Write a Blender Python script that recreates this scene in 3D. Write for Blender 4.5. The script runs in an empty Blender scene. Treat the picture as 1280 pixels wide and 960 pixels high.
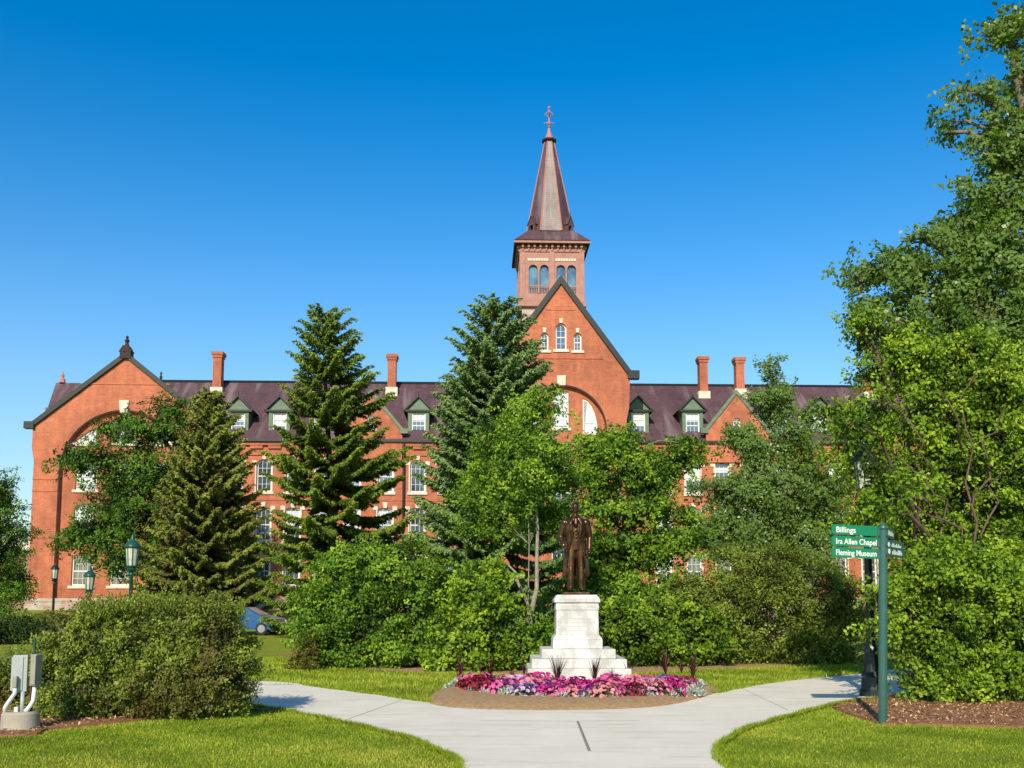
import bpy, math, random
import numpy as np
from mathutils import Vector, Matrix
from mathutils.geometry import tessellate_polygon

random.seed(7)
rng = np.random.default_rng(7)
PI = math.pi
R = math.radians
scene = bpy.context.scene
COL = scene.collection

# ------------------------------------------------------------------ camera model (1280 wide frame)
F = 1244.0; TILT = R(6.0); CY = 624.25; CAMZ = 1.6
SX = 0.0
def ray(px, py):
    rx = (px - 640.0) / F; up = (CY - py) / F
    return np.array([rx, math.cos(TILT) - up * math.sin(TILT), math.sin(TILT) + up * math.cos(TILT)])
def at(px, py, Y):
    """point of the vertical plane at distance Y"""
    d = ray(px, py); return np.array([0, 0, CAMZ]) + d * (Y / d[1])
def gp(px, py, z=0.0):
    """point of the ground"""
    d = ray(px, py); return np.array([0, 0, CAMZ]) + d * ((z - CAMZ) / d[2])
def terrain(x, y):
    t = np.clip((np.asarray(y, float) - 50) / 25.0, 0, 1)
    return (t * t * (3 - 2 * t)) * 1.15

# ------------------------------------------------------------------ object helpers
def link(o, parent=None):
    COL.objects.link(o)
    if parent is not None: o.parent = parent
    return o
def tag(o, label=None, cat=None, group=None, kind=None):
    if label: o['label'] = label
    if cat: o['category'] = cat
    if group: o['group'] = group
    if kind: o['kind'] = kind
    return o
def empty(name, loc=(0, 0, 0), rz=0.0, label=None, cat=None, group=None):
    o = bpy.data.objects.new(name, None); link(o)
    o.location = tuple(float(v) for v in loc); o.rotation_euler = (0, 0, rz); o.empty_display_size = 0.2
    return tag(o, label, cat, group)
def copy_tree(o, parent=None):
    c = o.copy(); COL.objects.link(c); c.parent = parent
    for ch in [x for x in bpy.data.objects if x.parent == o]:
        copy_tree(ch, c)
    return c

class MB:
    def __init__(s): s.v = []; s.f = []; s.m = []; s.mi = 0
    def add(s, vs, fs):
        n = len(s.v); s.v.extend([tuple(map(float, p)) for p in vs])
        s.f.extend([tuple(i + n for i in f) for f in fs]); s.m.extend([s.mi] * len(fs)); return s
    def box(s, x0, x1, y0, y1, z0, z1, M=None):
        vs = [(x0,y0,z0),(x1,y0,z0),(x1,y1,z0),(x0,y1,z0),(x0,y0,z1),(x1,y0,z1),(x1,y1,z1),(x0,y1,z1)]
        if M is not None: vs = [tuple(M @ Vector(p)) for p in vs]
        return s.add(vs, [(0,3,2,1),(4,5,6,7),(0,1,5,4),(1,2,6,5),(2,3,7,6),(3,0,4,7)])
    def bar(s, a, b, w, h, up=(0,0,1)):
        a = Vector(a); b = Vector(b); d = (b - a).normalized(); u = Vector(up)
        r = d.cross(u).normalized() * (w / 2); u2 = r.cross(d).normalized() * (h / 2)
        vs = [a - r - u2, a + r - u2, a + r + u2, a - r + u2, b - r - u2, b + r - u2, b + r + u2, b - r + u2]
        return s.add(vs, [(0,1,2,3),(7,6,5,4),(0,4,5,1),(1,5,6,2),(2,6,7,3),(3,7,4,0)])
    def tube(s, pts, rad, n=8, cap=True):
        pts = [Vector(p) for p in pts]; k = len(pts)
        if not hasattr(rad, '__len__'): rad = [rad] * k
        base = len(s.v); vs = []; fs = []; prev = None
        for i, p in enumerate(pts):
            d = (pts[min(i + 1, k - 1)] - pts[max(i - 1, 0)]).normalized()
            if prev is None:
                prev = d.orthogonal().normalized()
            u = (prev - d * prev.dot(d)).normalized(); prev = u; w = d.cross(u)
            for j in range(n):
                a = 2 * PI * j / n; vs.append(p + (u * math.cos(a) + w * math.sin(a)) * rad[i])
        for i in range(k - 1):
            for j in range(n):
                fs.append((i*n + j, i*n + (j+1) % n, (i+1)*n + (j+1) % n, (i+1)*n + j))
        if cap: fs += [tuple(reversed(range(n))), tuple((k-1)*n + j for j in range(n))]
        return s.add(vs, fs)
    def lathe(s, prof, n=16, c=(0,0,0), rot=0.0, sq=(1, 1)):
        vs = []; fs = []
        for r, z in prof:
            for j in range(n):
                a = 2*PI*j/n + rot; vs.append((c[0] + r*math.cos(a)*sq[0], c[1] + r*math.sin(a)*sq[1], c[2] + z))
        k = len(prof)
        for i in range(k - 1):
            for j in range(n):
                fs.append((i*n + j, i*n + (j+1) % n, (i+1)*n + (j+1) % n, (i+1)*n + j))
        fs += [tuple(reversed(range(n))), tuple((k-1)*n + j for j in range(n))]
        return s.add(vs, fs)
    def ball(s, c, r, n=10, m=7):
        if not hasattr(r, '__len__'): r = (r, r, r)
        vs = []; fs = []
        for i in range(1, m):
            t = PI * i / m
            for j in range(n):
                a = 2*PI*j/n; vs.append((c[0] + r[0]*math.sin(t)*math.cos(a), c[1] + r[1]*math.sin(t)*math.sin(a), c[2] + r[2]*math.cos(t)))
        top = len(vs); vs.append((c[0], c[1], c[2] + r[2])); vs.append((c[0], c[1], c[2] - r[2]))
        for i in range(m - 2):
            for j in range(n): fs.append((i*n + j, (i+1)*n + j, (i+1)*n + (j+1) % n, i*n + (j+1) % n))
        for j in range(n):
            fs.append((top, j, (j+1) % n)); fs.append((top + 1, (m-2)*n + (j+1) % n, (m-2)*n + j))
        return s.add(vs, fs)
    def prism(s, outer, y0, y1, holes=(), back=False, sides=True, rev_to=None):
        """polygon in the XZ plane, front cap at y0, walls to y1; the holes get reveals to rev_to"""
        loops = [outer] + list(holes); flat = [p for l in loops for p in l]
        tris = tessellate_polygon([[Vector((p[0], p[1], 0)) for p in l] for l in loops])
        def orient(t):
            a, b, c = (flat[i] for i in t)
            return t if (b[0]-a[0])*(c[1]-a[1]) - (b[1]-a[1])*(c[0]-a[0]) > 0 else (t[0], t[2], t[1])
        tris = [orient(t) for t in tris]
        s.add([(p[0], y0, p[1]) for p in flat], tris)
        if back: s.add([(p[0], y1, p[1]) for p in flat], [tuple(reversed(t)) for t in tris])
        def wall(l, ya, yb):
            n = len(l); s.add([(p[0], ya, p[1]) for p in l] + [(p[0], yb, p[1]) for p in l], [(i, (i+1) % n, n + (i+1) % n, n + i) for i in range(n)])
        if sides: wall(outer, y0, y1)
        for h in holes: wall(h, y0, rev_to if rev_to is not None else y1)
        return s
    def build(s, name, mat, parent=None, smooth=False, bevel=0.0, loc=None):
        me = bpy.data.meshes.new(name); me.from_pydata(s.v, [], s.f)
        for m in (mat if isinstance(mat, (list, tuple)) else [mat]): me.materials.append(m)
        if isinstance(mat, (list, tuple)): me.polygons.foreach_set('material_index', s.m)
        if smooth: me.polygons.foreach_set('use_smooth', [True] * len(me.polygons))
        me.update()
        o = bpy.data.objects.new(name, me); link(o, parent)
        if loc is not None: o.location = loc
        if bevel > 0:
            b = o.modifiers.new('bevel', 'BEVEL'); b.width = bevel; b.segments = 2; b.limit_method = 'ANGLE'
        return o

def np_mesh(name, V, idx, k, mat, parent=None, tint=None, smooth=False):
    """V (n,3); idx flat loop indices; every face has k corners; tint per vertex"""
    me = bpy.data.meshes.new(name); nf = len(idx) // k
    me.vertices.add(len(V)); me.vertices.foreach_set('co', np.ascontiguousarray(V, dtype=np.float32).ravel())
    me.loops.add(len(idx)); me.loops.foreach_set('vertex_index', np.ascontiguousarray(idx, dtype=np.int32))
    me.polygons.add(nf); me.polygons.foreach_set('loop_start', np.arange(nf, dtype=np.int32) * k)
    me.polygons.foreach_set('loop_total', np.full(nf, k, dtype=np.int32))
    if smooth: me.polygons.foreach_set('use_smooth', np.ones(nf, dtype=bool))
    if tint is not None:
        a = me.attributes.new('tint', 'FLOAT', 'POINT'); a.data.foreach_set('value', np.ascontiguousarray(tint, dtype=np.float32))
    me.materials.append(mat); me.update(calc_edges=True)
    o = bpy.data.objects.new(name, me); return link(o, parent)

def unit(a):
    return a / np.maximum(np.linalg.norm(a, axis=-1, keepdims=True), 1e-9)
def leaves(name, P, N, L, W, tint, mat, parent=None, A=None, fold=0.18):
    n = len(P); N = unit(N)
    if A is None: A = rng.normal(size=(n, 3))
    A = unit(A - N * (A * N).sum(1, keepdims=True)); B = np.cross(N, A)
    L = np.broadcast_to(L, (n,))[:, None]; W = np.broadcast_to(W, (n,))[:, None]
    V = np.stack([P - A*L*.5, P + B*W*.5 + N*W*fold + A*L*.05, P + A*L*.5 - N*L*.1, P - B*W*.5 + N*W*fold + A*L*.05], 1).reshape(-1, 3)
    return np_mesh(name, V, np.arange(4*n), 4, mat, parent, np.repeat(tint, 4))
def twigs_np(S, E, r0, r1):
    """3 sided tapered twigs; returns V, idx (quads)"""
    n = len(S); d = unit(E - S); u = unit(np.cross(d, rng.normal(size=(n, 3)))); w = np.cross(d, u); V = []
    for P, r in ((S, r0), (E, r1)):
        for j in range(3):
            a = 2*PI*j/3; V.append(P + (u*math.cos(a) + w*math.sin(a)) * np.broadcast_to(r, (n,))[:, None])
    V = np.stack(V, 1).reshape(-1, 3); b = (np.arange(n) * 6)[:, None]
    q = np.array([0,1,4,3, 1,2,5,4, 2,0,3,5])[None, :]
    return V, (b + q).ravel()

# ------------------------------------------------------------------ materials
def new_mat(name):
    m = bpy.data.materials.new(name); m.use_nodes = True; nt = m.node_tree; nt.nodes.clear()
    out = nt.nodes.new('ShaderNodeOutputMaterial'); b = nt.nodes.new('ShaderNodeBsdfPrincipled')
    nt.links.new(b.outputs[0], out.inputs[0]); return m, nt, b, out
def nd(nt, t, **kw):
    n = nt.nodes.new(t)
    for k, v in kw.items():
        if k.startswith('i_'): n.inputs[int(k[2:]) if k[2:].isdigit() else k[2:].replace('_', ' ')].default_value = v
        else: setattr(n, k, v)
    return n
def ramp(nt, fac, stops, interp='LINEAR'):
    r = nt.nodes.new('ShaderNodeValToRGB'); r.color_ramp.interpolation = interp
    e = r.color_ramp.elements
    while len(e) < len(stops): e.new(0.5)
    for i, (p, c) in enumerate(stops): e[i].position = p; e[i].color = (*c, 1) if len(c) == 3 else c
    nt.links.new(fac, r.inputs[0]); return r.outputs[0]
def mix(nt, fac, a, b, mode='MIX'):
    m = nt.nodes.new('ShaderNodeMix'); m.data_type = 'RGBA'; m.blend_type = mode
    for s, v in ((m.inputs[0], fac), (m.inputs[6], a), (m.inputs[7], b)):
        if isinstance(v, (int, float)): s.default_value = v
        elif isinstance(v, tuple): s.default_value = (*v, 1) if len(v) == 3 else v
        else: nt.links.new(v, s)
    return m.outputs[2]
def noise(nt, scale, detail=4, rough=.6, vec=None, out=0):
    n = nd(nt, 'ShaderNodeTexNoise'); n.inputs['Scale'].default_value = scale
    n.inputs['Detail'].default_value = detail; n.inputs['Roughness'].default_value = rough
    if vec is not None: nt.links.new(vec, n.inputs['Vector'])
    return n.outputs[out]
def coords(nt, kind='Object', scale=None):
    t = nt.nodes.new('ShaderNodeTexCoord'); o = t.outputs[kind]
    if scale:
        m = nt.nodes.new('ShaderNodeMapping'); m.inputs['Scale'].default_value = scale; nt.links.new(o, m.inputs[0]); o = m.outputs[0]
    return o
def bump(nt, b, h, strength=.3, dist=.02):
    n = nt.nodes.new('ShaderNodeBump'); n.inputs['Strength'].default_value = strength; n.inputs['Distance'].default_value = dist
    nt.links.new(h, n.inputs['Height']); nt.links.new(n.outputs[0], b.inputs['Normal'])
def plain(name, col, rough=.6, metal=0.0, var=.25, scale=6.0, bmp=.15, spec=.5, dist=.01):
    m, nt, b, _ = new_mat(name); v = coords(nt)
    c = ramp(nt, noise(nt, scale, 6, .65, v), [(.25, tuple(x*(1-var) for x in col)), (.75, tuple(min(1, x*(1+var)) for x in col))])
    nt.links.new(c, b.inputs['Base Color']); b.inputs['Roughness'].default_value = rough; b.inputs['Metallic'].default_value = metal
    b.inputs['Specular IOR Level'].default_value = spec
    if bmp: bump(nt, b, noise(nt, scale*5, 5, .6, v), bmp, dist)
    return m
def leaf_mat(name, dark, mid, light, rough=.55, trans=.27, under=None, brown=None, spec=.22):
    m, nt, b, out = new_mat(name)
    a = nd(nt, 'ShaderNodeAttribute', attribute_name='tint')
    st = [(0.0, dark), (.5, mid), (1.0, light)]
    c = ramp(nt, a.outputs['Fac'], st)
    if brown:
        n = noise(nt, .8, 3, .6, coords(nt)); f = ramp(nt, n, [(.48, (0,0,0)), (.68, (1,1,1))])
        c = mix(nt, f, c, brown)
    if under:
        g = nd(nt, 'ShaderNodeNewGeometry'); c = mix(nt, g.outputs['Backfacing'], c, under)
    nt.links.new(c, b.inputs['Base Color']); b.inputs['Roughness'].default_value = rough
    b.inputs['Specular IOR Level'].default_value = spec
    t = nd(nt, 'ShaderNodeBsdfTranslucent'); hs = nd(nt, 'ShaderNodeMixRGB', blend_type='MULTIPLY'); hs.inputs[0].default_value = 1
    nt.links.new(c, hs.inputs[1]); hs.inputs[2].default_value = (1.35, 1.5, .5, 1); nt.links.new(hs.outputs[0], t.inputs[0])
    ms = nd(nt, 'ShaderNodeMixShader'); ms.inputs[0].default_value = trans
    nt.links.new(b.outputs[0], ms.inputs[1]); nt.links.new(t.outputs[0], ms.inputs[2]); nt.links.new(ms.outputs[0], out.inputs[0])
    return m

def brick_mat(name, c1, c2, mortar, weather=(.62, 1.15)):
    m, nt, b, _ = new_mat(name); v = coords(nt)
    sp = nd(nt, 'ShaderNodeSeparateXYZ'); nt.links.new(v, sp.inputs[0])
    ad = nd(nt, 'ShaderNodeMath', operation='ADD'); nt.links.new(sp.outputs[0], ad.inputs[0]); nt.links.new(sp.outputs[1], ad.inputs[1])
    cb = nd(nt, 'ShaderNodeCombineXYZ'); nt.links.new(ad.outputs[0], cb.inputs[0]); nt.links.new(sp.outputs[2], cb.inputs[1])
    br = nd(nt, 'ShaderNodeTexBrick'); nt.links.new(cb.outputs[0], br.inputs['Vector'])
    br.inputs['Scale'].default_value = 1; br.inputs['Brick Width'].default_value = .42; br.inputs['Row Height'].default_value = .15
    br.inputs['Mortar Size'].default_value = .014; br.inputs['Color1'].default_value = (*c1, 1); br.inputs['Color2'].default_value = (*c2, 1)
    br.inputs['Mortar'].default_value = (*mortar, 1); br.inputs['Bias'].default_value = -.1
    big = ramp(nt, noise(nt, .22, 5, .65, v), [(.3, (weather[0],)*3), (.7, (weather[1],)*3)])
    vv = coords(nt, scale=(2.5, 2.5, .25)); streak = ramp(nt, noise(nt, .8, 5, .6, vv), [(.3, (.8,.8,.82)), (.65, (1.05,1.03,1.0))])
    fine = ramp(nt, noise(nt, 2.2, 6, .75, v), [(.3, (.78,.76,.76)), (.7, (1.16,1.14,1.12))])
    c = mix(nt, 1.0, br.outputs[0], big, 'MULTIPLY'); c = mix(nt, 1.0, c, streak, 'MULTIPLY'); c = mix(nt, 1.0, c, fine, 'MULTIPLY')
    nt.links.new(c, b.inputs['Base Color']); b.inputs['Roughness'].default_value = .85
    bump(nt, b, br.outputs['Fac'], -.2, .01)
    return m
def slate_mat(name, c1, c2, stain):
    m, nt, b, _ = new_mat(name); v = coords(nt)
    sp = nd(nt, 'ShaderNodeSeparateXYZ'); nt.links.new(v, sp.inputs[0])
    ad = nd(nt, 'ShaderNodeMath', operation='ADD'); nt.links.new(sp.outputs[0], ad.inputs[0]); nt.links.new(sp.outputs[1], ad.inputs[1]); ad.inputs[1].default_value = 0
    cb = nd(nt, 'ShaderNodeCombineXYZ'); nt.links.new(sp.outputs[0], cb.inputs[0]); nt.links.new(sp.outputs[2], cb.inputs[1])
    br = nd(nt, 'ShaderNodeTexBrick'); nt.links.new(cb.outputs[0], br.inputs['Vector'])
    br.inputs['Scale'].default_value = 1; br.inputs['Brick Width'].default_value = .3; br.inputs['Row Height'].default_value = .2
    br.inputs['Mortar Size'].default_value = .012; br.inputs['Color1'].default_value = (*c1, 1); br.inputs['Color2'].default_value = (*c2, 1)
    br.inputs['Mortar'].default_value = tuple(x*.45 for x in c1) + (1,)
    big = ramp(nt, noise(nt, .5, 5, .7, v), [(.3, (.7,.7,.7)), (.7, (1.2,1.2,1.2))])
    vv = coords(nt, scale=(1.6, .2, .2)); st = ramp(nt, noise(nt, .55, 4, .6, vv), [(.52, (0,0,0)), (.68, (.6,.6,.6))])
    c = mix(nt, 1.0, br.outputs[0], big, 'MULTIPLY'); c = mix(nt, st, c, stain)
    nt.links.new(c, b.inputs['Base Color']); b.inputs['Roughness'].default_value = .6
    bump(nt, b, br.outputs['Fac'], -.3, .015)
    return m
def stone_block_mat(name):
    m, nt, b, _ = new_mat(name); v = coords(nt)
    sp = nd(nt, 'ShaderNodeSeparateXYZ'); nt.links.new(v, sp.inputs[0])
    cb = nd(nt, 'ShaderNodeCombineXYZ'); nt.links.new(sp.outputs[0], cb.inputs[0]); nt.links.new(sp.outputs[2], cb.inputs[1])
    br = nd(nt, 'ShaderNodeTexBrick'); nt.links.new(cb.outputs[0], br.inputs['Vector'])
    br.inputs['Scale'].default_value = 1; br.inputs['Brick Width'].default_value = .9; br.inputs['Row Height'].default_value = .4
    br.inputs['Mortar Size'].default_value = .03; br.inputs['Color1'].default_value = (.40,.14,.11,1); br.inputs['Color2'].default_value = (.46,.40,.33,1)
    br.inputs['Mortar'].default_value = (.45,.42,.38,1)
    c = mix(nt, .5, br.outputs[0], ramp(nt, noise(nt, 1.6, 5, .7, v), [(.3, (.3,.13,.1)), (.5, (.42,.36,.3)), (.7, (.6,.55,.48))]))
    nt.links.new(c, b.inputs['Base Color']); b.inputs['Roughness'].default_value = .9; bump(nt, b, br.outputs['Fac'], -.5, .03)
    return m
def glass_mat(name, col=(.05,.08,.11), rough=.08):
    m, nt, b, _ = new_mat(name); v = coords(nt)
    c = ramp(nt, noise(nt, .9, 3, .6, v), [(.35, tuple(x*.5 for x in col)), (.65, tuple(x*2.0 for x in col))])
    nt.links.new(c, b.inputs['Base Color']); b.inputs['Roughness'].default_value = rough; b.inputs['Specular IOR Level'].default_value = 1.0
    b.inputs['IOR'].default_value = 1.9
    bump(nt, b, noise(nt, 1.5, 2, .5, v), .25, .05)
    return m

M = {}
M['brick'] = brick_mat('red_brick', (.62,.175,.078), (.53,.138,.062), (.42,.24,.17))
M['brick_tan'] = brick_mat('tan_brick', (.36,.21,.13), (.30,.17,.11), (.3,.25,.2))
M['slate'] = slate_mat('purple_slate', (.125,.066,.078), (.100,.054,.066), (.26,.20,.21))
M['slate_sunlit'] = slate_mat('sunlit_slate', (.30,.235,.225), (.26,.205,.20), (.42,.37,.36))  # same slate lightened, sunlight on the broad spire faces put into the colour
M['spire_trim'] = plain('copper_trim', (.46,.20,.16), .6, var=.2)
M['terracotta'] = plain('brownstone', (.42,.215,.17), .85, var=.22, scale=2.5)
M['brown_dark'] = plain('dark_brownstone', (.035,.018,.017), .8, var=.25, scale=2)
M['pale_stone'] = plain('pale_tower_stone', (.50,.40,.36), .85, var=.2, scale=1.2)
M['cream'] = plain('cream_stone', (.66,.60,.49), .8, var=.12, scale=3)
M['white_paint'] = plain('white_window_paint', (.72,.71,.66), .55, var=.08, scale=5)
M['blind'] = plain('white_blind', (.56,.62,.67), .35, var=.1, scale=2)
M['glass'] = glass_mat('window_glass')
M['tower_glass'] = glass_mat('tower_glass', (.06,.13,.15), .06)
M['green_trim'] = plain('green_dormer_paint', (.13,.19,.125), .65, var=.25, scale=3)
M['green_dark'] = plain('dark_green_coping', (.006,.012,.011), .55, var=.3, scale=2)
M['gutter'] = plain('dark_gutter', (.012,.012,.015), .5, var=.3, scale=2)
M['plinth'] = stone_block_mat('plinth_blocks')
M['lead'] = plain('grey_lead', (.2,.19,.2), .5, var=.2)
M['marble'] = None
M['lamp_green'] = plain('lamp_green_paint', (.012,.075,.06), .35, var=.3, scale=12, bmp=.05)
M['lamp_black'] = plain('lamp_black_paint', (.012,.02,.022), .35, var=.3, scale=12, bmp=.05)
M['post_green'] = plain('signpost_paint', (.035,.115,.10), .3, var=.18, scale=8, bmp=.05)
M['sign_green'] = plain('sign_green', (.0,.19,.085), .4, var=.08, scale=9, bmp=.02)
M['sign_dark'] = plain('sign_dark_green', (.004,.09,.05), .5, var=.1, scale=9, bmp=.02)
M['sign_white'] = plain('sign_lettering', (.85,.87,.84), .5, var=.03, bmp=0)
M['box_grey'] = plain('cabinet_grey_paint', (.42,.45,.45), .4, var=.1, scale=10, bmp=.05)
M['box_beige'] = plain('cabinet_weathered_grey', (.30,.29,.24), .55, var=.22, scale=7, bmp=.1)
M['pvc'] = plain('white_conduit', (.7,.72,.74), .4, var=.08)
M['rust'] = plain('rusty_strut', (.17,.05,.035), .8, var=.3, scale=14)
M['tyre'] = plain('tyre_rubber', (.02,.02,.02), .85)
M['car_blue'] = plain('blue_car_paint', (.02,.10,.27), .22, var=.05, bmp=0)
M['chrome'] = plain('wheel_alloy', (.5,.5,.5), .3, metal=.8)
M['post_grey'] = plain('grey_post', (.45,.46,.47), .5)
M['bark'] = plain('grey_bark', (.19,.155,.12), .9, var=.45, scale=7, bmp=.6, dist=.03)
M['bark_pale'] = plain('pale_bark', (.30,.27,.20), .9, var=.4, scale=9, bmp=.6, dist=.03)
M['bark_dark'] = plain('dark_bark', (.07,.05,.04), .95, var=.4, scale=6, bmp=.5, dist=.03)
M['twig'] = plain('brown_twigs', (.15,.10,.075), .9, var=.4, scale=5)

def lamp_glass():
    m, nt, b, _ = new_mat('frosted_lamp_glass'); v = coords(nt)
    c = ramp(nt, noise(nt, 5, 3, .5, v), [(.3, (.35,.36,.3)), (.7, (.62,.62,.52))])
    nt.links.new(c, b.inputs['Base Color']); b.inputs['Roughness'].default_value = .25; return m
M['lamp_glass'] = lamp_glass()
def bronze():
    m, nt, b, _ = new_mat('brown_bronze'); v = coords(nt)
    c = ramp(nt, noise(nt, 6, 6, .65, v), [(.3, (.05,.028,.015)), (.55, (.12,.064,.032)), (.8, (.22,.13,.065))])
    nt.links.new(c, b.inputs['Base Color']); b.inputs['Metallic'].default_value = .8
    r = ramp(nt, noise(nt, 11, 4, .6, v), [(.3, (.22,)*3), (.7, (.42,)*3)]); nt.links.new(r, b.inputs['Roughness'])
    bump(nt, b, noise(nt, 45, 4, .6, v), .15, .01); return m
M['bronze'] = bronze()
def marble():
    m, nt, b, _ = new_mat('white_granite'); v = coords(nt)
    c = ramp(nt, noise(nt, 60, 4, .7, v), [(.3, (.52,.53,.52)), (.7, (.76,.77,.76))])
    s = ramp(nt, noise(nt, 2.2, 7, .7, coords(nt, scale=(1.5, 1.5, .8))), [(.42, (.62,.6,.55)), (.58, (1,1,1))])
    c = mix(nt, .75, c, s, 'MULTIPLY')
    nt.links.new(c, b.inputs['Base Color']); b.inputs['Roughness'].default_value = .7
    bump(nt, b, noise(nt, 60, 5, .6, v), .12, .01); return m
M['marble'] = marble()
M['engraving'] = plain('engraved_letters', (.50,.49,.45), .9, var=.1)

def lawn_mat():
    m, nt, b, _ = new_mat('lawn'); v = coords(nt)
    c = ramp(nt, noise(nt, 30, 6, .8, v), [(.3, (.14,.20,.014)), (.5, (.27,.35,.025)), (.72, (.43,.46,.045))])
    y = ramp(nt, noise(nt, .35, 5, .65, v), [(.46, (0,0,0)), (.64, (.8,.8,.8))])
    c = mix(nt, y, c, (.30,.27,.05))
    d = ramp(nt, noise(nt, 1.4, 5, .6, v), [(.3, (.72,.78,.7)), (.6, (1.08,1.05,1))]); c = mix(nt, 1, c, d, 'MULTIPLY')
    nt.links.new(c, b.inputs['Base Color']); b.inputs['Roughness'].default_value = .9; b.inputs['Specular IOR Level'].default_value = .2
    bump(nt, b, noise(nt, 60, 6, .8, v), .8, .04); return m
M['lawn'] = lawn_mat()
M['blade'] = leaf_mat('grass_blades', (.10,.16,.010), (.31,.42,.030), (.68,.62,.11), .6, .4, spec=.2)
def concrete():
    m, nt, b, _ = new_mat('path_concrete'); v = coords(nt)
    c = ramp(nt, noise(nt, 1.1, 7, .62, v), [(.3, (.78,.72,.60)), (.7, (.90,.84,.71))])
    s = ramp(nt, noise(nt, 90, 4, .8, v), [(.3, (.86,.86,.86)), (.7, (1.07,1.07,1.07))]); c = mix(nt, 1, c, s, 'MULTIPLY')
    t = ramp(nt, noise(nt, 2.0, 6, .7, coords(nt, scale=(.25, 1.3, 1))), [(.52, (1,1,1)), (.72, (.76,.73,.68))]); c = mix(nt, 1, c, t, 'MULTIPLY')
    nt.links.new(c, b.inputs['Base Color']); b.inputs['Roughness'].default_value = .85
    bump(nt, b, noise(nt, 160, 5, .7, v), .25, .006); return m
M['concrete'] = concrete()
M['joint'] = plain('path_joint', (.27,.245,.20), .9, var=.3, scale=20)
M['concrete_old'] = plain('old_concrete', (.40,.36,.29), .9, var=.22, scale=5, bmp=.3)
M['soil'] = plain('brown_soil', (.50,.315,.155), .95, var=.38, scale=14, bmp=.9, dist=.04)
M['mulch'] = plain('bark_mulch', (.46,.215,.10), .95, var=.6, scale=16, bmp=1.0, dist=.05)
M['chips'] = leaf_mat('mulch_chips', (.12,.055,.028), (.48,.25,.12), (.74,.52,.30), .85, .0)

# ------------------------------------------------------------------ world, sun, camera
SUN_AZ = R(12.0); SUN_EL = R(31.0)     # shadows run away from the camera, a little to the right
w = bpy.data.worlds.new('World'); scene.world = w; w.use_nodes = True
nt = w.node_tree; nt.nodes.clear()
sky = nt.nodes.new('ShaderNodeTexSky'); sky.sky_type = 'NISHITA'; sky.sun_disc = False
sky.sun_elevation = SUN_EL; sky.sun_rotation = R(180) + SUN_AZ; sky.altitude = 120; sky.air_density = 1.15; sky.dust_density = .25; sky.ozone_density = 3.0
hs = nt.nodes.new('ShaderNodeHueSaturation'); hs.inputs['Hue'].default_value = .501; hs.inputs['Saturation'].default_value = 1.38; hs.inputs['Value'].default_value = 1.15
bg = nt.nodes.new('ShaderNodeBackground'); bg.inputs[1].default_value = .15
wo = nt.nodes.new('ShaderNodeOutputWorld')
tcw = nt.nodes.new('ShaderNodeTexCoord'); sxw = nt.nodes.new('ShaderNodeSeparateXYZ'); nt.links.new(tcw.outputs['Generated'], sxw.inputs[0])
def curve(stops):
    c = nt.nodes.new('ShaderNodeFloatCurve'); cc = c.mapping.curves[0]
    c.mapping.clip_max_y = 2.0; c.mapping.use_clip = False
    while len(cc.points) < len(stops): cc.points.new(.5, .5)
    for p_, (x_, y_) in zip(cc.points, stops): p_.location = (x_, y_); p_.handle_type = 'AUTO_CLAMPED'
    c.mapping.update(); nt.links.new(sxw.outputs[2], c.inputs['Value']); return c.outputs[0]
nt.links.new(curve([(0, 1.2), (.1, 1.24), (.52, 1.47), (.8, 1.05), (1, 1.0)]), hs.inputs['Saturation'])
nt.links.new(curve([(0, .74), (.34, 1.15), (.54, 1.13), (.8, .62), (1, .55)]), hs.inputs['Value'])
nt.links.new(sky.outputs[0], hs.inputs['Color']); nt.links.new(hs.outputs[0], bg.inputs[0]); nt.links.new(bg.outputs[0], wo.inputs[0])
sl = bpy.data.lights.new('sun', 'SUN'); sl.energy = 5.0; sl.angle = R(.5); sl.color = (1.0, .89, .69)
so = bpy.data.objects.new('sun', sl); link(so)
sd = Vector((math.sin(SUN_AZ)*math.cos(SUN_EL), math.cos(SUN_AZ)*math.cos(SUN_EL), -math.sin(SUN_EL)))
so.rotation_euler = sd.to_track_quat('-Z', 'Y').to_euler()
cam = bpy.data.cameras.new('camera'); co = bpy.data.objects.new('camera', cam); link(co)
cam.sensor_width = 36; cam.lens = 36 * F / 1280; cam.shift_y = (CY - 480) / 1280; cam.clip_end = 4000; cam.clip_start = .1
co.location = (0, 0, CAMZ); co.rotation_euler = (R(90) + TILT, 0, 0)
scene.camera = co
scene.view_settings.view_transform = 'Standard'; scene.view_settings.look = 'None'; scene.view_settings.exposure = 0
scene.cycles.max_bounces = 6; scene.cycles.diffuse_bounces = 3; scene.cycles.glossy_bounces = 3; scene.cycles.transparent_max_bounces = 6
scene.cycles.use_denoising = True; scene.cycles.caustics_reflective = False; scene.cycles.caustics_refractive = False

# ------------------------------------------------------------------ ground
xs = np.concatenate([[-900,-400,-200,-120], np.linspace(-80, 80, 81), [120,200,400,900]])
ys = np.concatenate([[-120,-60,-25], np.linspace(-10, 110, 121), [140,200,400,1200]])
X, Y = np.meshgrid(xs, ys); Z = terrain(X, Y); V = np.stack([X, Y, Z], -1).reshape(-1, 3)
nx, ny = len(xs), len(ys); i, j = np.meshgrid(np.arange(nx-1), np.arange(ny-1)); b0 = (j*nx + i).ravel()
idx = np.stack([b0, b0+1, b0+nx+1, b0+nx], 1).ravel()
tag(np_mesh('ground', V, idx, 4, M['lawn'], smooth=True), kind='structure')

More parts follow.
